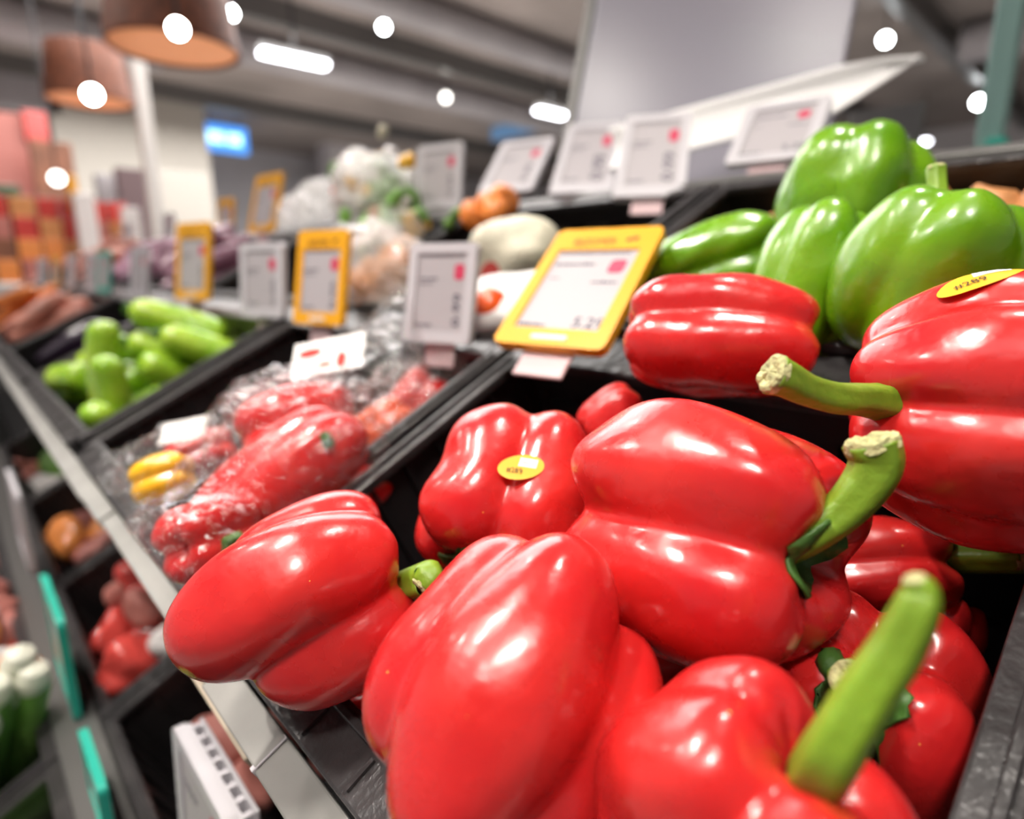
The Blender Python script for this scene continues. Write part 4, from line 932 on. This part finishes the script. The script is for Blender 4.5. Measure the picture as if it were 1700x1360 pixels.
scatter('root', 'brownish root vegetable at the far end of the back row', 'root vegetable', 'far roots in the back row', -3.5, -2.5, .38, .62, -.04, .03, 40,
        lambda i: spun('root_vegetable', [(0, 0), (.05, .018), (.3, .028), (.6, .024), (.9, .012), (1, 0)], .2, M['pinkroot'], bend=.04))
# onions behind the green peppers
for px, (x, s, n) in enumerate([(-.155, .60, -.03), (-.115, .605, -.035), (-.20, .60, -.04), (-.08, .60, -.04), (-.30, .6, -.045), (-.255, .605, -.05), (-.045, .60, -.035)]):
    o = spun('brown_onion', [(0, 0), (.03, .004), (.1, .008), (.25, .024), (.5, .031), (.8, .022), (.95, .006), (1, 0)], .062, M['onion'], mw=frame_z(RW(x, s, n), RM @ Vector((.3 * (-1) ** px, .2, 1))))
    tag(o, 'brown onion against the dark back wall behind the green peppers', 'onion', 'brown onions')

# ------------------------------------------------------------------ film bags
def film_bag(name, centre, spheres, label, cat, group=None, amp=.006, scale=38, material=None, clamp=None, nth=150, nph=110):
    c = np.array(centre)
    th = np.linspace(0, 2 * np.pi, nth, endpoint=False); ph = np.linspace(0, np.pi, nph)
    TH, PH = np.meshgrid(th, ph)
    d = np.stack([np.sin(PH) * np.cos(TH), np.sin(PH) * np.sin(TH), np.cos(PH)], -1)
    r = np.zeros(TH.shape)
    K = 60.
    acc = 0
    for (x, y, z, rad) in spheres:
        q = np.array([x, y, z]) - c
        b = d @ q; disc = rad * rad - (q @ q - b * b)
        ex = np.where(disc > 0, b + np.sqrt(np.maximum(disc, 0)), np.maximum(b, 0) * .9 * np.exp(-np.maximum(-disc, 0) / (rad * rad) * 2.4))
        acc = acc + np.exp(K * np.clip(ex, -.2, .6))
    r = np.log(acc) / K
    # smooth the hull a little along both directions
    for _ in range(3):
        r = (r + np.roll(r, 1, 1) + np.roll(r, -1, 1)) / 3
        r[1:-1] = (r[1:-1] + r[2:] + r[:-2]) / 3
    P = c + d * r[..., None]
    for i in range(nph):
        for j in range(nth):
            v = Vector(P[i, j])
            a = 1 - abs(noise.noise(v * scale)) * 2
            b2 = 1 - abs(noise.noise(v * scale * 2.1 + Vector((7, 3, 1)))) * 2
            P[i, j] += d[i, j] * (amp * (a - .5) + amp * .5 * b2)
    if clamp:
        # the film stays inside its crate wherever it drops below the rim
        x0, x1, s0, s1 = clamp
        Rm = np.array(RM); O_ = np.array(RACK_O)
        Q = (P - O_) @ Rm
        low = np.clip((.012 - Q[..., 2]) / .01, 0, 1)
        Q[..., 1] = np.maximum(Q[..., 1], s0 - .012)
        Q[..., 0] += (np.clip(Q[..., 0], x0 + .009, x1 - .009) - Q[..., 0]) * low
        Q[..., 1] += (np.clip(Q[..., 1], s0 + .009, s1 - .009) - Q[..., 1]) * low
        Q[..., 2] = np.maximum(Q[..., 2], -.142)
        P = O_ + Q @ Rm.T
    o = grid_mesh(name, P, material=material or M['film'])
    # the bag's origin at its centre
    o.data.transform(Matrix.Translation(-Vector(c))); o.matrix_world = Matrix.Translation(Vector(c))
    return tag(o, label, cat, group)
byl = {d['label']: d for d in PEPPERS}
def sph(words, extra=.006):
    out = []
    for d in PEPPERS:
        if any(w in d['label'] for w in words):
            c = np.array(d['loc']); Mx = np.array(d['M'])
            for t in (-.45, 0, .45):
                out.append((*(c + Mx[:, 2] * d['L'] * t), d['R'] + extra))
    return out
bagged = sph(['in the clear bag', 'under film at the back corner'], .007)
bagged = [b for d in PEPPERS if d['group'] == 'red bell peppers inside the clear bag' and 'yellow' not in d['label'] and 'back corner' not in d['label']
          for b in [(*(np.array(d['loc']) + np.array(d['M'])[:, 2] * d['L'] * t), d['R'] + .007) for t in (-.4, 0, .4)]]
bc = np.mean([b[:3] for b in bagged], axis=0) + np.array([0, .01, .02])
film_bag('clear_bag', bc, bagged + [tuple(p) for p in PLACED['neck']] + [tuple(p) for p in PLACED['front_film']],
         'crinkled clear plastic bag of red peppers glinting with highlights', 'plastic bag', amp=.009, clamp=(-.815, -.387, 0, .288))
yf = [tuple(p) for p in PLACED['yellow_film']]
film_bag('clear_bag', np.mean([b[:3] for b in yf], axis=0), yf, 'clear film bag round the yellow pepper at the left front of its crate', 'plastic bag', amp=.007, nth=110, nph=80, clamp=(-.815, -.387, 0, .288))
rf = [tuple(p) for p in PLACED['right_film']]
film_bag('clear_bag', np.mean([b[:3] for b in rf], axis=0), rf, 'clear film bag squeezed against the black divider by the loose red peppers', 'plastic bag', amp=.007, nth=110, nph=80, clamp=(-.815, -.387, 0, .288))

def card(name, loc, w, h, nrm, up, material, label, cat, prints=(), group=None, t=.0008, par=None):
    n = Vector(nrm).normalized(); u = Vector(up); u = (u - n * u.dot(n)).normalized(); r = u.cross(n)
    mw = Matrix.Translation(loc) @ Matrix((( r.x, u.x, n.x), (r.y, u.y, n.y), (r.z, u.z, n.z))).to_4x4()
    bm = bmesh.new(); box(bm, -w / 2, w / 2, -h / 2, h / 2, -t, 0, min(.0003, t * .3))
    o = from_bm(name, bm, material, mw=mw); tag(o, label, cat, group)
    for (nm, x, y, a, b, m) in prints:
        me = bpy.data.meshes.new(nm)
        pts = [(x + a * math.cos(k * .5236), y + b * math.sin(k * .5236), .0003) for k in range(12)]
        me.from_pydata(pts, [], [tuple(range(12))]); link(nm, me, m, o)
    return o
# printed card inside the pepper bag
card('printed_card', PLACED['card'][0], .062, .040, (.35, -.55, .75), (-.65, .5, .5), M['paper'], 'white card printed in red on top of the bagged peppers', 'card',
     [('red_print', -.016, .006, .010, .005, M['redpack']), ('red_print', .012, -.008, .004, .009, M['redpack']), ('dark_print', -.002, -.010, .006, .003, M['wood'])])
card('price_sticker', tuple(np.array(P) for P in [PLACED['yellow_film'][2][:3]])[0] + np.array([.01, -.012, .030]), .040, .024, (.35, -.5, .8), (-.7, .5, .4), M['paper'],
     'small white sticker card on the film bag by the yellow pepper', 'sticker', [('orange_print', .008, .003, .005, .003, M['orangepack'])])

# cream bag, white pack and orange things in the back-row crate
def blob(name, loc, radii, material, label, cat, group=None, seed=3, amp=.004, rot=(0, 0, 0), print_=None, scale=30):
    nth, nph = 64, 44
    th = np.linspace(0, 2 * np.pi, nth, endpoint=False); ph = np.linspace(0, np.pi, nph)
    TH, PH = np.meshgrid(th, ph)
    d = np.stack([np.sin(PH) * np.cos(TH), np.sin(PH) * np.sin(TH), np.cos(PH)], -1)
    P = np.sign(d) * np.abs(d) ** .75 * np.array(radii)
    for i in range(nph):
        for j in range(nth):
            P[i, j] += d[i, j] * amp * 2 * noise.noise(Vector(P[i, j]) * scale + Vector((seed, 0, 0)))
    from mathutils import Euler
    o = grid_mesh(name, P, material=material, mw=Matrix.Translation(loc) @ Euler(rot).to_matrix().to_4x4(), attr=np.zeros((nph, nth)))
    return tag(o, label, cat, group)
cb = blob('net_bag', PLACED['cream'], (.062, .05, .052), M['cream'], 'cream-coloured rounded net bag with a red round label, left of the yellow price label', 'bag', rot=(.3, .2, .2))
bv = BVHTree.FromPolygons([v.co[:] for v in cb.data.vertices], [tuple(p.vertices) for p in cb.data.polygons])
inv = cb.matrix_world.inverted()
def decal(obj, bvt, u, v, a, b, m, nm):
    """print that follows the surface, seen from the aisle side"""
    invm = obj.matrix_world.inverted().to_3x3()
    view = (invm @ Vector((.55, -.75, .3))).normalized()
    upl = (invm @ Vector((0, 0, 1))); upl = (upl - view * upl.dot(view)).normalized(); rl = upl.cross(view)
    pts = []
    for k in range(20):
        an = 2 * math.pi * k / 20
        s_ = rl * (u + a * math.cos(an)) + upl * (v + b * math.sin(an)) + view * .3
        h_ = bvt.ray_cast(s_, -view)
        pts.append(tuple((h_[0] if h_[0] is not None else s_ - view * .3) + view * .0008))
    me = bpy.data.meshes.new(nm); me.from_pydata(pts, [], [tuple(range(20))]); return link(nm, me, m, obj)
decal(cb, bv, -.022, -.028, .014, .014, M['redpack'], 'red_label')
blob('white_pack', PLACED['whitepack'], (.07, .045, .014), M['paper'], 'white flat pack lying behind the yellow price label', 'pack', rot=(.55, -.12, .5), amp=.002)
for i, p in enumerate(PLACED['orange_bits']):
    blob('orange_pepper_piece' if i > 2 else 'snack_carrot_bag', p, (.028, .02, .018), M['orange' if i > 2 else 'carrot'],
         'orange vegetable peeping out beneath the white flat pack' if i > 2 else 'orange bundle leaning above the cream bag', 'vegetable', 'orange items beside the cream bag', seed=i, rot=(.4, .5, i))
sp_ = PLACED['salad']
for i, (p, m, w) in enumerate(zip(sp_, ('whitepack', 'whitepack', 'leaf', 'leaf', 'yellow', 'onion', 'onion'),
        ('white crumpled pouch at the top of the film-wrapped pile', 'white pouch with a red corner, top right of the pile', 'green leafy pouch under the white pouches', 'dark green pouch lower in the film pile',
         'yellow vegetable in the film pile', 'tan rounded vegetable behind the film, lower left', 'tan vegetable behind the white price label'))):
    blob('salad_pouch' if i < 4 else 'wrapped_vegetable', p, (.05, .04, .045) if i < 4 else (.035, .03, .03), M[m], w, 'pouch' if i < 4 else 'vegetable', 'wrapped produce in the back row', seed=i, amp=.008, rot=(i, .4, i * .7))
# salad leaves and coloured pieces scattered on the wrapped pile
rs = random.Random(9)
for i in range(46):
    b = sp_[rs.choice([0, 1, 2, 3, 4, 4, 3, 2])]
    p = (b[0] + rs.gauss(0, .055), b[1] + rs.gauss(0, .03) - .03, b[2] + rs.gauss(.01, .03))
    m, nm = rs.choice([('leaf', 'green'), ('leaf', 'green'), ('yellow', 'yellow'), ('redpack', 'red'), ('whitepack', 'white'), ('cream', 'cream')])
    blob('snack_vegetable', p, (.012 + .01 * rs.random(), .008, .012), M[m], 'small %s piece in the wrapped salad pile behind the labels' % nm, 'vegetable', '%s pieces in the salad pile' % nm, seed=i, amp=.003, rot=(i, i * 2, 0), scale=60)
for key, lab in (('midfilm', 'large glaring film bag over the salad pouches'), ('midfilm2', 'crinkled film bag behind the white price label of the bagged peppers'), ('leftfilm', 'film bag glinting left of the salad pile')):
    f_ = [tuple(p) for p in PLACED[key]]
    film_bag('clear_bag', np.mean([b[:3] for b in f_], axis=0), f_, lab, 'plastic bag', amp=.02, scale=22, nth=110, nph=80, material=M['milkfilm'], clamp=(-1.92 if key == 'leftfilm' else -1.40, -.375, .34, .645))

# ------------------------------------------------------------------ lower shelf goods
def lrow(name, label, cat, group, x0, x1, s0, s1, n0, n1, count, mats, dims, seed, amp=.006):
    r = random.Random(seed); protos = []
    its = [((r.uniform(x0, x1), r.uniform(s0, s1), r.uniform(n0, n1)), (1, 0, 0), 0., (dims[0] * dims[1] * dims[2]) ** (1 / 3) * 1.05) for _ in range(count)]
    pos = settle(its, iters=40, floor=((x0, s0, n0 - .04), (x1, s1, .1)))
    for i in range(count):
        loc = RW(*pos[i])
        lab = label
        if i < len(mats):
            o = blob(name, loc, dims, M[mats[i]], lab % mats[i].replace('pack', '').replace('wht', 'white') if '%' in lab else lab, cat, group, seed=i, amp=amp)
            protos.append(o)
        else:
            s_ = protos[i % len(mats)]; o = s_.copy(); COL.objects.link(o)
        o.rotation_euler = (r.uniform(-.6, .9), r.uniform(-.6, .6), r.uniform(0, 3)); o.location = loc
lrow('small_pack', 'small %s pack among the jumbled packs on the lower shelf', 'pack', 'colourful packs on the lower shelf', -1.30, -.93, -.58, -.215, -.30, -.19, 70, ['redpack', 'whitepack', 'orangepack', 'pinkpack', 'cream'], (.04, .03, .018), 1)
lrow('small_pack', 'small %s pack in the lower crate under the grey rail', 'pack', 'packs under the rail', -1.10, -.76, -.15, -.03, -.34, -.27, 24, ['redpack', 'whitepack', 'redpack', 'pinkpack'], (.038, .028, .018), 2)
lrow('small_pack', '%s pack at the far end of the lower shelf', 'pack', 'far packs on the lower shelf', -2.3, -1.35, -.60, -.05, -.36, -.28, 60, ['pinkpack', 'whitepack', 'orangepack', 'leaf', 'pinkpack'], (.05, .035, .025), 3)
lrow('wrapped_pack', 'pinkish wrapped pack deep in the almost empty lower crate', 'pack', 'pink packs deep in the lower crate', -.68, -.50, -.12, .02, -.36, -.31, 5, ['pinkpack'], (.04, .03, .02), 4)
for i in range(14):
    r_ = random.Random(40 + i)
    p = RW(-.83 + r_.uniform(-.06, .06), -.25 - .028 * (i % 7) + .0, -.262 + (i // 7) * .02)
    L_ = .22
    o = spun('leek', [(0, 0), (.02, .016), (.1, .018), (.25, .016), (1, .017)], L_, M['leek'], mw=frame_z(p, RM @ Vector((.25, .6 * 1, .75))), bend=.02, seed=i)
    tag(o, 'leek with its round white end up in the narrow lower crate', 'leek', 'upright leeks')
    e = spun('root_end', [(0, 0), (.15, .014), (.6, .0185), (1, .017)], .03, M['leekwhite'], parent=o); e.location = (0, 0, L_ / 2 - .010); e['label'] = 'round white root end'
for i in range(12):
    r_ = random.Random(70 + i)
    p = RW(-.70 + .016 * i, -.40, -.30 + .012 * (i % 3))
    o = spun('leek', [(0, 0), (.02, .012), (.3, .014), (.8, .016), (1, .004)], .36, M['leek'], mw=frame_z(p, RM @ Vector((.05 * math.sin(i), 1, 0))), bend=.02, seed=i)
    tag(o, 'leek lying flat in the lower crate at the photo corner', 'leek', 'flat leeks')

# ------------------------------------------------------------------ header panel and curled white sheet behind the rack
pa, pb = Vector(PLACED['panel'][0]), Vector(PLACED['panel'][1])
wdir = (pb - pa); wdir.z = 0; W_ = wdir.length; wdir.normalize()
n_ = Vector((wdir.y, -wdir.x, 0))
lean = math.radians(16)
up_ = Vector((0, 0, 1)) * math.cos(lean) - n_ * math.sin(lean)
nn = wdir.cross(up_)
base = pa.copy(); base.z = min(pa.z, pb.z)
mw = Matrix.Translation(base) @ Matrix(((wdir.x, up_.x, nn.x), (wdir.y, up_.y, nn.y), (wdir.z, up_.z, nn.z))).to_4x4()
bm = bmesh.new(); box(bm, 0, W_, -.06, .62, -.012, 0, .004)
hp = from_bm('header_panel', bm, M['banner'], mw=mw)
tag(hp, 'large smooth lavender-grey panel standing behind the price labels', 'panel')
bm = bmesh.new(); box(bm, -.030, -.012, -.6, .75, -.03, -.008, .002)
o = from_bm('panel_post', bm, M['frame'], hp)
# sheet
a, b = RW(-.62, .75, .04), RW(-.15, .75, .04)
SH = PLACED['sheet']
rows = []
lower = [SH[0], SH[1], SH[2], SH[3], SH[4]]; upper = [SH[7], SH[6], SH[5], [c_ + .002 for c_ in SH[4]], SH[4]]
lo_x = np.array(lower); up_x = np.array([SH[7], SH[6], (np.array(SH[6]) + np.array(SH[5])) / 2, SH[5], SH[4]])
def along(A, n=26):
    t = np.linspace(0, 1, len(A)); q = np.linspace(0, 1, n)
    return np.stack([np.interp(q, t, A[:, i]) for i in range(3)], 1)
l_, u_ = along(lo_x), along(up_x)
P = np.stack([l_ * (1 - f) + u_ * f + np.array([0, .02, -.0]) * math.sin(math.pi * f) for f in np.linspace(0, 1, 10)], 0)
sheet = grid_mesh('curled_sheet', P, closed_u=False, material=mat('glossy white sheet', (.85, .84, .83), .3), poles=False)
sm = sheet.modifiers.new('t', 'SOLIDIFY'); sm.thickness = .003
tag(sheet, 'glossy white curled sheet with an upturned pointed corner at the foot of the grey panel', 'sheet')

# ------------------------------------------------------------------ the store
def struct(name, bm, m): 
    o = from_bm(name, bm, m); o['kind'] = 'structure'; return o
RX0, RX1, RY0, RY1, RZ = -16, 3.5, -3.2, 16, 4.1
for nm, bb, m in (('floor', (RX0, RX1, RY0, RY1, -.1, 0), 'floor'), ('ceiling', (RX0, RX1, RY0, RY1, RZ, RZ + .1), 'ceiling'),
                  ('wall_left', (RX0 - .1, RX0, RY0, RY1, 0, RZ), 'wall'), ('wall_right', (RX1, RX1 + .1, RY0, RY1, 0, RZ), 'wall'),
                  ('wall_front', (RX0, RX1, RY0 - .1, RY0, 0, RZ), 'wall'), ('wall_back', (RX0, RX1, RY1, RY1 + .1, 0, RZ), 'wall')):
    bm = bmesh.new(); box(bm, *bb); struct(nm, bm, M[m])
bg = PLACED['bg']
def bgbox(key, name, m, label, cat, th=.12, group=None):
    X, y0, y1, z0, z1 = bg[key]
    if key in ('beigewall', 'pinkboard', 'brownpanel', 'mauve', 'greybox', 'greywall', 'whiteshelf', 'greenpanel'): z0 = 0
    if key in ('whitebox1', 'whitebox2'): z0 = 0
    bm = bmesh.new(); box(bm, X - th, X, y0, y1, z0, z1, .01)
    o = from_bm(name, bm, M[m]); return tag(o, label, cat, group)
o = bgbox('beigewall', 'wall_panel', 'wallbeige', 'beige wall section beyond the pendant lamps', 'wall panel', .2)
o = bgbox('lavender', 'wall_panel', 'duct', 'pale band of wall at the top left above the pink board', 'wall panel', .2)
bgbox('pinkboard', 'poster_board', 'pinkpack', 'blurred pink-red poster board at the left edge', 'poster')
bgbox('redbit', 'sign_board', 'redpack', 'small crimson sign on the corner of the pink board', 'sign')
bgbox('brownpanel', 'wooden_panel', 'wood', 'brown wooden panel right of the pink board', 'panel')
bgbox('greenpanel', 'stacked_crate', 'greenpack', 'dark green box at the left edge', 'crate', .4)
bgbox('mauve', 'display_board', 'mauve', 'dull mauve narrow board beside the pale post', 'board')
bgbox('whiteshelf', 'chest_cabinet', 'wallbeige', 'pale low cabinet right of the pale post', 'cabinet')
bgbox('whitebox1', 'carton', 'whitepack', 'white carton below the glare disc at the left', 'carton')
bgbox('whitebox2', 'carton', 'whitepack', 'white carton in front of the mauve board', 'carton')
bgbox('greybox', 'display_cabinet', 'duct', 'grey cabinet left of the mauve board', 'cabinet')
bgbox('yellowbit', 'sign_strip', 'ywl', 'thin yellow strip beside the white carton', 'sign')
bgbox('greywall', 'refrigerated_cabinet', 'wall', 'pale grey cabinet against the far wall behind the price labels', 'cabinet', .6)
X, y0, y1, z0, z1 = bg['redpile']
r_ = random.Random(3)
for i in range(30):
    m, nm = r_.choice([('redpack', 'red'), ('orangepack', 'orange'), ('redpack', 'red'), ('wood', 'brown'), ('pinkpack', 'pink'), ('onion', 'tan')])
    col, row = i % 6, i // 6
    hz = (z1 - z0 + .3) / 5
    yy = y0 - .15 + (y1 - y0 + .4) * col / 5; zz = z0 - .349 + hz * row
    wy = (y1 - y0 + .4) / 5 * r_.uniform(.38, .48)
    bm = bmesh.new(); box(bm, -.1 - .05 * r_.random(), .1, -wy, wy, 0, hz * .999, .006)
    o = from_bm('carton', bm, M[m], mw=Matrix.Translation((X + .1 - .02 * row, yy, zz)))
    tag(o, 'blurred %s carton on the far stand between the green box and the white carton' % nm, 'carton', '%s cartons on the far stand' % nm)
bm = bmesh.new()
box(bm, X - .2, X + .15, y0 - .3, y1 + .4, 0, z0 - .35, .01)
tag(from_bm('display_stand', bm, M['wood']), 'brown wooden stand carrying the far cartons', 'stand')
# more low stands with coloured goods beyond the end of the rack
r_ = random.Random(8)
for k, (xx, yy, ww) in enumerate(((-4.62, .45, .9), (-4.8, 1.95, .8), (-6.6, 3.2, .9))):
    bm = bmesh.new(); box(bm, xx - .5, xx + .4, yy - ww / 2, yy + ww / 2, 0, .92, .01)
    tag(from_bm('display_stand', bm, M['frame']), ('steel stand just beyond the far end of the rack', 'steel stand heaped with orange and white packs right of the far end', 'steel stand furthest right of the far ones')[k], 'stand')
    for i in range(30):
        m, nm = r_.choice([('orangepack', 'orange'), ('whitepack', 'white'), ('pinkpack', 'pink'), ('redpack', 'red'), ('teal', 'teal'), ('whitepack', 'white'), ('duct', 'grey')])
        s_ = r_.uniform(.045, .068)
        bm = bmesh.new(); box(bm, -s_, s_, -s_ * .9, s_ * .9, 0, s_ * r_.uniform(1.6, 3.6), .008)
        o = from_bm('food_pack', bm, M[m], mw=Matrix.Translation((xx - .42 + .155 * (i % 6), yy - ww * .40 + ww * .2 * (i // 6), .921)) @ Matrix.Rotation(r_.uniform(-.3, .3), 4, 'Z'))
        tag(o, '%s food pack on the %s' % (nm, ('stand past the rack end', 'orange and white heap', 'farthest stand')[k]), 'food pack', '%s packs on far stand %s' % (nm, ('near', 'middle', 'rear')[k]))
by = PLACED['bgy']
def bgy(key, name, m, label, cat, th=.05, top=0):
    Y, x0, x1, z0, z1 = by[key]
    bm = bmesh.new(); box(bm, x0, x1, Y, Y + th, z0, z1, .004)
    return tag(from_bm(name, bm, M[m]), label, cat)
bgy('bluebox', 'wall_screen', 'dimscreen', 'dim blue lit box under the ceiling by the two spots', 'screen')
bgy('greyrearframe', 'backing_board', 'frame', 'grey framed board seen behind the topmost green pepper', 'board', .02)
Y, x0, x1, z0, z1 = by['greenpole']
bm = bmesh.new(); box(bm, x0, x1, Y, Y + .05, 0, 3.6, .004); tag(from_bm('rack_post', bm, mat('pale teal post', (.25, .42, .38), .5)), 'pale teal post at the right edge', 'post')
Y, x0, x1, z0, z1 = by['greyrearframe']
bm = bmesh.new(); box(bm, (x0 + x1) / 2 - .02, (x0 + x1) / 2 + .02, Y + .021, Y + .05, 0, z0 + .1, .003)
tag(from_bm('board_stand', bm, M['dark']), 'dark upright carrying the grey framed board behind the rack', 'stand')
bgy('greenblob', 'round_sign', 'teal', 'small green blob at the foot of the teal post', 'sign')
# pale post at the left
p = PLACED['poles'][0]
bm = bmesh.new(); box(bm, -.045, .045, -.045, .045, 0, 4.1, .005); tag(from_bm('store_post', bm, M['post'], mw=Matrix.Translation((p[0], p[1], 0))), 'pale square post below the large pendant lamp', 'post')
# ducts and ceiling beams
def rod(name, a, b, r, m, label, cat, group=None, seg=16):
    o, _, _ = tube_mesh(name, [(*a, r), (*((Vector(a) + Vector(b)) / 2), r), (*b, r)], M[m], seg=seg, sub=3); return tag(o, label, cat, group)
rod('air_duct', (-6.1, -1, 3.93), (-6.1, 14, 3.93), .162, 'duct', 'grey round air duct nearest the rack, running across the ceiling', 'air duct')
rod('air_duct', (-8.4, 2.6, 3.89), (-8.4, 14, 3.89), .202, 'duct', 'wider grey air duct further from the rack', 'air duct')
rod('air_duct', (-9.2, -3, 3.87), (-9.2, 2.5, 3.87), .222, 'duct', 'grey duct end hanging behind the large pendant lamp', 'air duct')
rod('air_duct', (-2.2, 9.6, 3.87), (3, 9.6, 3.87), .222, 'duct', 'grey duct crossing behind the right-hand spots', 'air duct')
for i, xx in enumerate((-11.5, -7.3, -4.4, -2.4)):
    bm = bmesh.new(); box(bm, xx - .08, xx + .08, RY0, RY1, 3.85, 4.1, .005)
    tag(from_bm('ceiling_beam', bm, M['frame']), 'beam under the ceiling, %s from the rack' % ('farthest', 'third', 'second', 'nearest')[i], 'beam', 'ceiling beams')
# lamps
for i, (c, r, h_, lab) in enumerate(((PLACED['lamps'][0], .255, .34, 'large woven rattan drum pendant lamp at the top left'), (PLACED['lamps'][1], .26, .34, 'smaller-looking dark rattan pendant lamp behind the large one'))):
    c = Vector(c)
    e = empty('pendant_lamp', Matrix.Translation(c), lab, 'pendant lamp')
    rows = []
    for z, rr in ((0, r), (.02, r * 1.0), (h_ * .5, r * .93), (h_, r * .84), (h_ + .005, r * .80)):
        rows.append([(rr * math.cos(a), rr * math.sin(a), z) for a in np.linspace(0, 2 * math.pi, 48, endpoint=False)])
    sh = grid_mesh('lamp_shade', np.array(rows), material=M['rattan'], parent=e, poles=False)
    s_ = sh.modifiers.new('t', 'SOLIDIFY'); s_.thickness = .006
    rows = [[(rr * math.cos(a), rr * math.sin(a), z) for a in np.linspace(0, 2 * math.pi, 40, endpoint=False)] for rr, z in ((.001, .034), (r * .5, .03), (r * .965, .02), (r * .96, .012), (r * .5, .022), (.001, .026))]
    grid_mesh('diffuser', np.array(rows), material=M['rattanin'], parent=e)
    tube_mesh('cord', [(0, 0, h_, .006), (0, 0, h_ + .3, .006), (0, 0, 4.1 - c.z, .006)], M['dark'], e)
sl = ['spot behind the right rim of the large pendant', 'spot shining in front of the large pendant lamp', 'spot shining in front of the dark pendant lamp', 'spot hanging left of the middle duct', 'faint spot above the far grey cabinet',
      'bright spot right of the grey header panel', 'lower spot at the right above the topmost peppers', 'added glowing disc for packaging glare, low at the left over the cartons', 'second spot just above the one on the large pendant']  # the low left entry is no lamp: its glow paints glare off packaging
for i, c in enumerate(PLACED['spots']):
    c = Vector(c); k = (c - Vector((0, 0, CAM_Z))).length
    r = {0: .055, 1: .032, 2: .045, 3: .05, 4: .06, 5: .06, 6: .075, 7: .05, 8: .05}[i]
    e = empty('spotlight', Matrix.Translation(c) @ (Vector((0, 0, CAM_Z)) - c).to_track_quat('Z', 'Y').to_matrix().to_4x4(), sl[i], 'spotlight', 'ceiling spotlights')
    bm = bmesh.new(); bmesh.ops.create_cone(bm, cap_ends=True, segments=24, radius1=r * .8, radius2=r * 1.12, depth=r * 2, matrix=Matrix.Translation((0, 0, -r * 1.02)))
    from_bm('housing', bm, M['dark'], e)
    bm = bmesh.new(); bmesh.ops.create_circle(bm, cap_ends=True, segments=24, radius=r)
    from_bm('lens', bm, M['dimspot_or_glare'] if i in (4, 7) else M['bulb'] if i in (1, 2) else M['spot'], e)
    if c.z < 4.0:
        o, _, _ = tube_mesh('hanger', [(c.x, c.y, c.z + r, .008), (c.x, c.y, (c.z + 4.1) / 2, .008), (c.x, c.y, 4.1, .008)], M['dark'], seg=8, sub=2)
        o.parent = e; o.matrix_parent_inverse = e.matrix_world.inverted()
for i, (a, b) in enumerate(PLACED['tubes']):
    a, b = Vector(a), Vector(b)
    e = empty('tube_lamp', Matrix.Translation((a + b) / 2), ('long white tube lamp right of the large pendant', 'white tube lamp left of the header panel', 'short white tube lamp above the right end of the rack')[i], 'tube lamp', None)
    d_ = (b - a); L_ = d_.length
    q = d_.to_track_quat('X', 'Z').to_matrix().to_4x4()
    bm = bmesh.new(); box(bm, -L_ / 2, L_ / 2, -.07, .07, -.05, 0, .02); o = from_bm('diffuser', bm, M['tube'], e); o.matrix_parent_inverse = Matrix.Identity(4); o.matrix_local = q
    bm = bmesh.new(); box(bm, -L_ / 2, L_ / 2, -.08, .08, .001, .05, .005); o = from_bm('housing', bm, M['frame'], e); o.matrix_local = q
    zc = ((a + b) / 2).z
    bm = bmesh.new(); box(bm, -.01, .01, -.01, .01, .03, 4.1 - zc); from_bm('hanger', bm, M['dark'], e)
X, y0, y1, z0, z1 = PLACED['sign']
bm = bmesh.new(); box(bm, X - .08, X, y0, y1, z0, z1, .03)
sg = from_bm('lit_sign', bm, M['bluesign'])
for a in (.2, .8):
    bm = bmesh.new(); yy = y0 + (y1 - y0) * a; box(bm, X - .05, X - .03, yy - .01, yy + .01, z1 - .005, 4.1); from_bm('hanger', bm, M['dark'], sg); tag(sg, 'glowing blue sign on the grey far wall', 'sign')
for a, b in ((.15, .48), (.55, .85)):
    bm = bmesh.new(); box(bm, X + .002, X + .02, y0 + (y1 - y0) * a, y0 + (y1 - y0) * b, z0 + (z1 - z0) * .3, z0 + (z1 - z0) * .7, .01)
    from_bm('pale_panel', bm, M['bluetext'], sg)
bpy.context.view_layer.update()
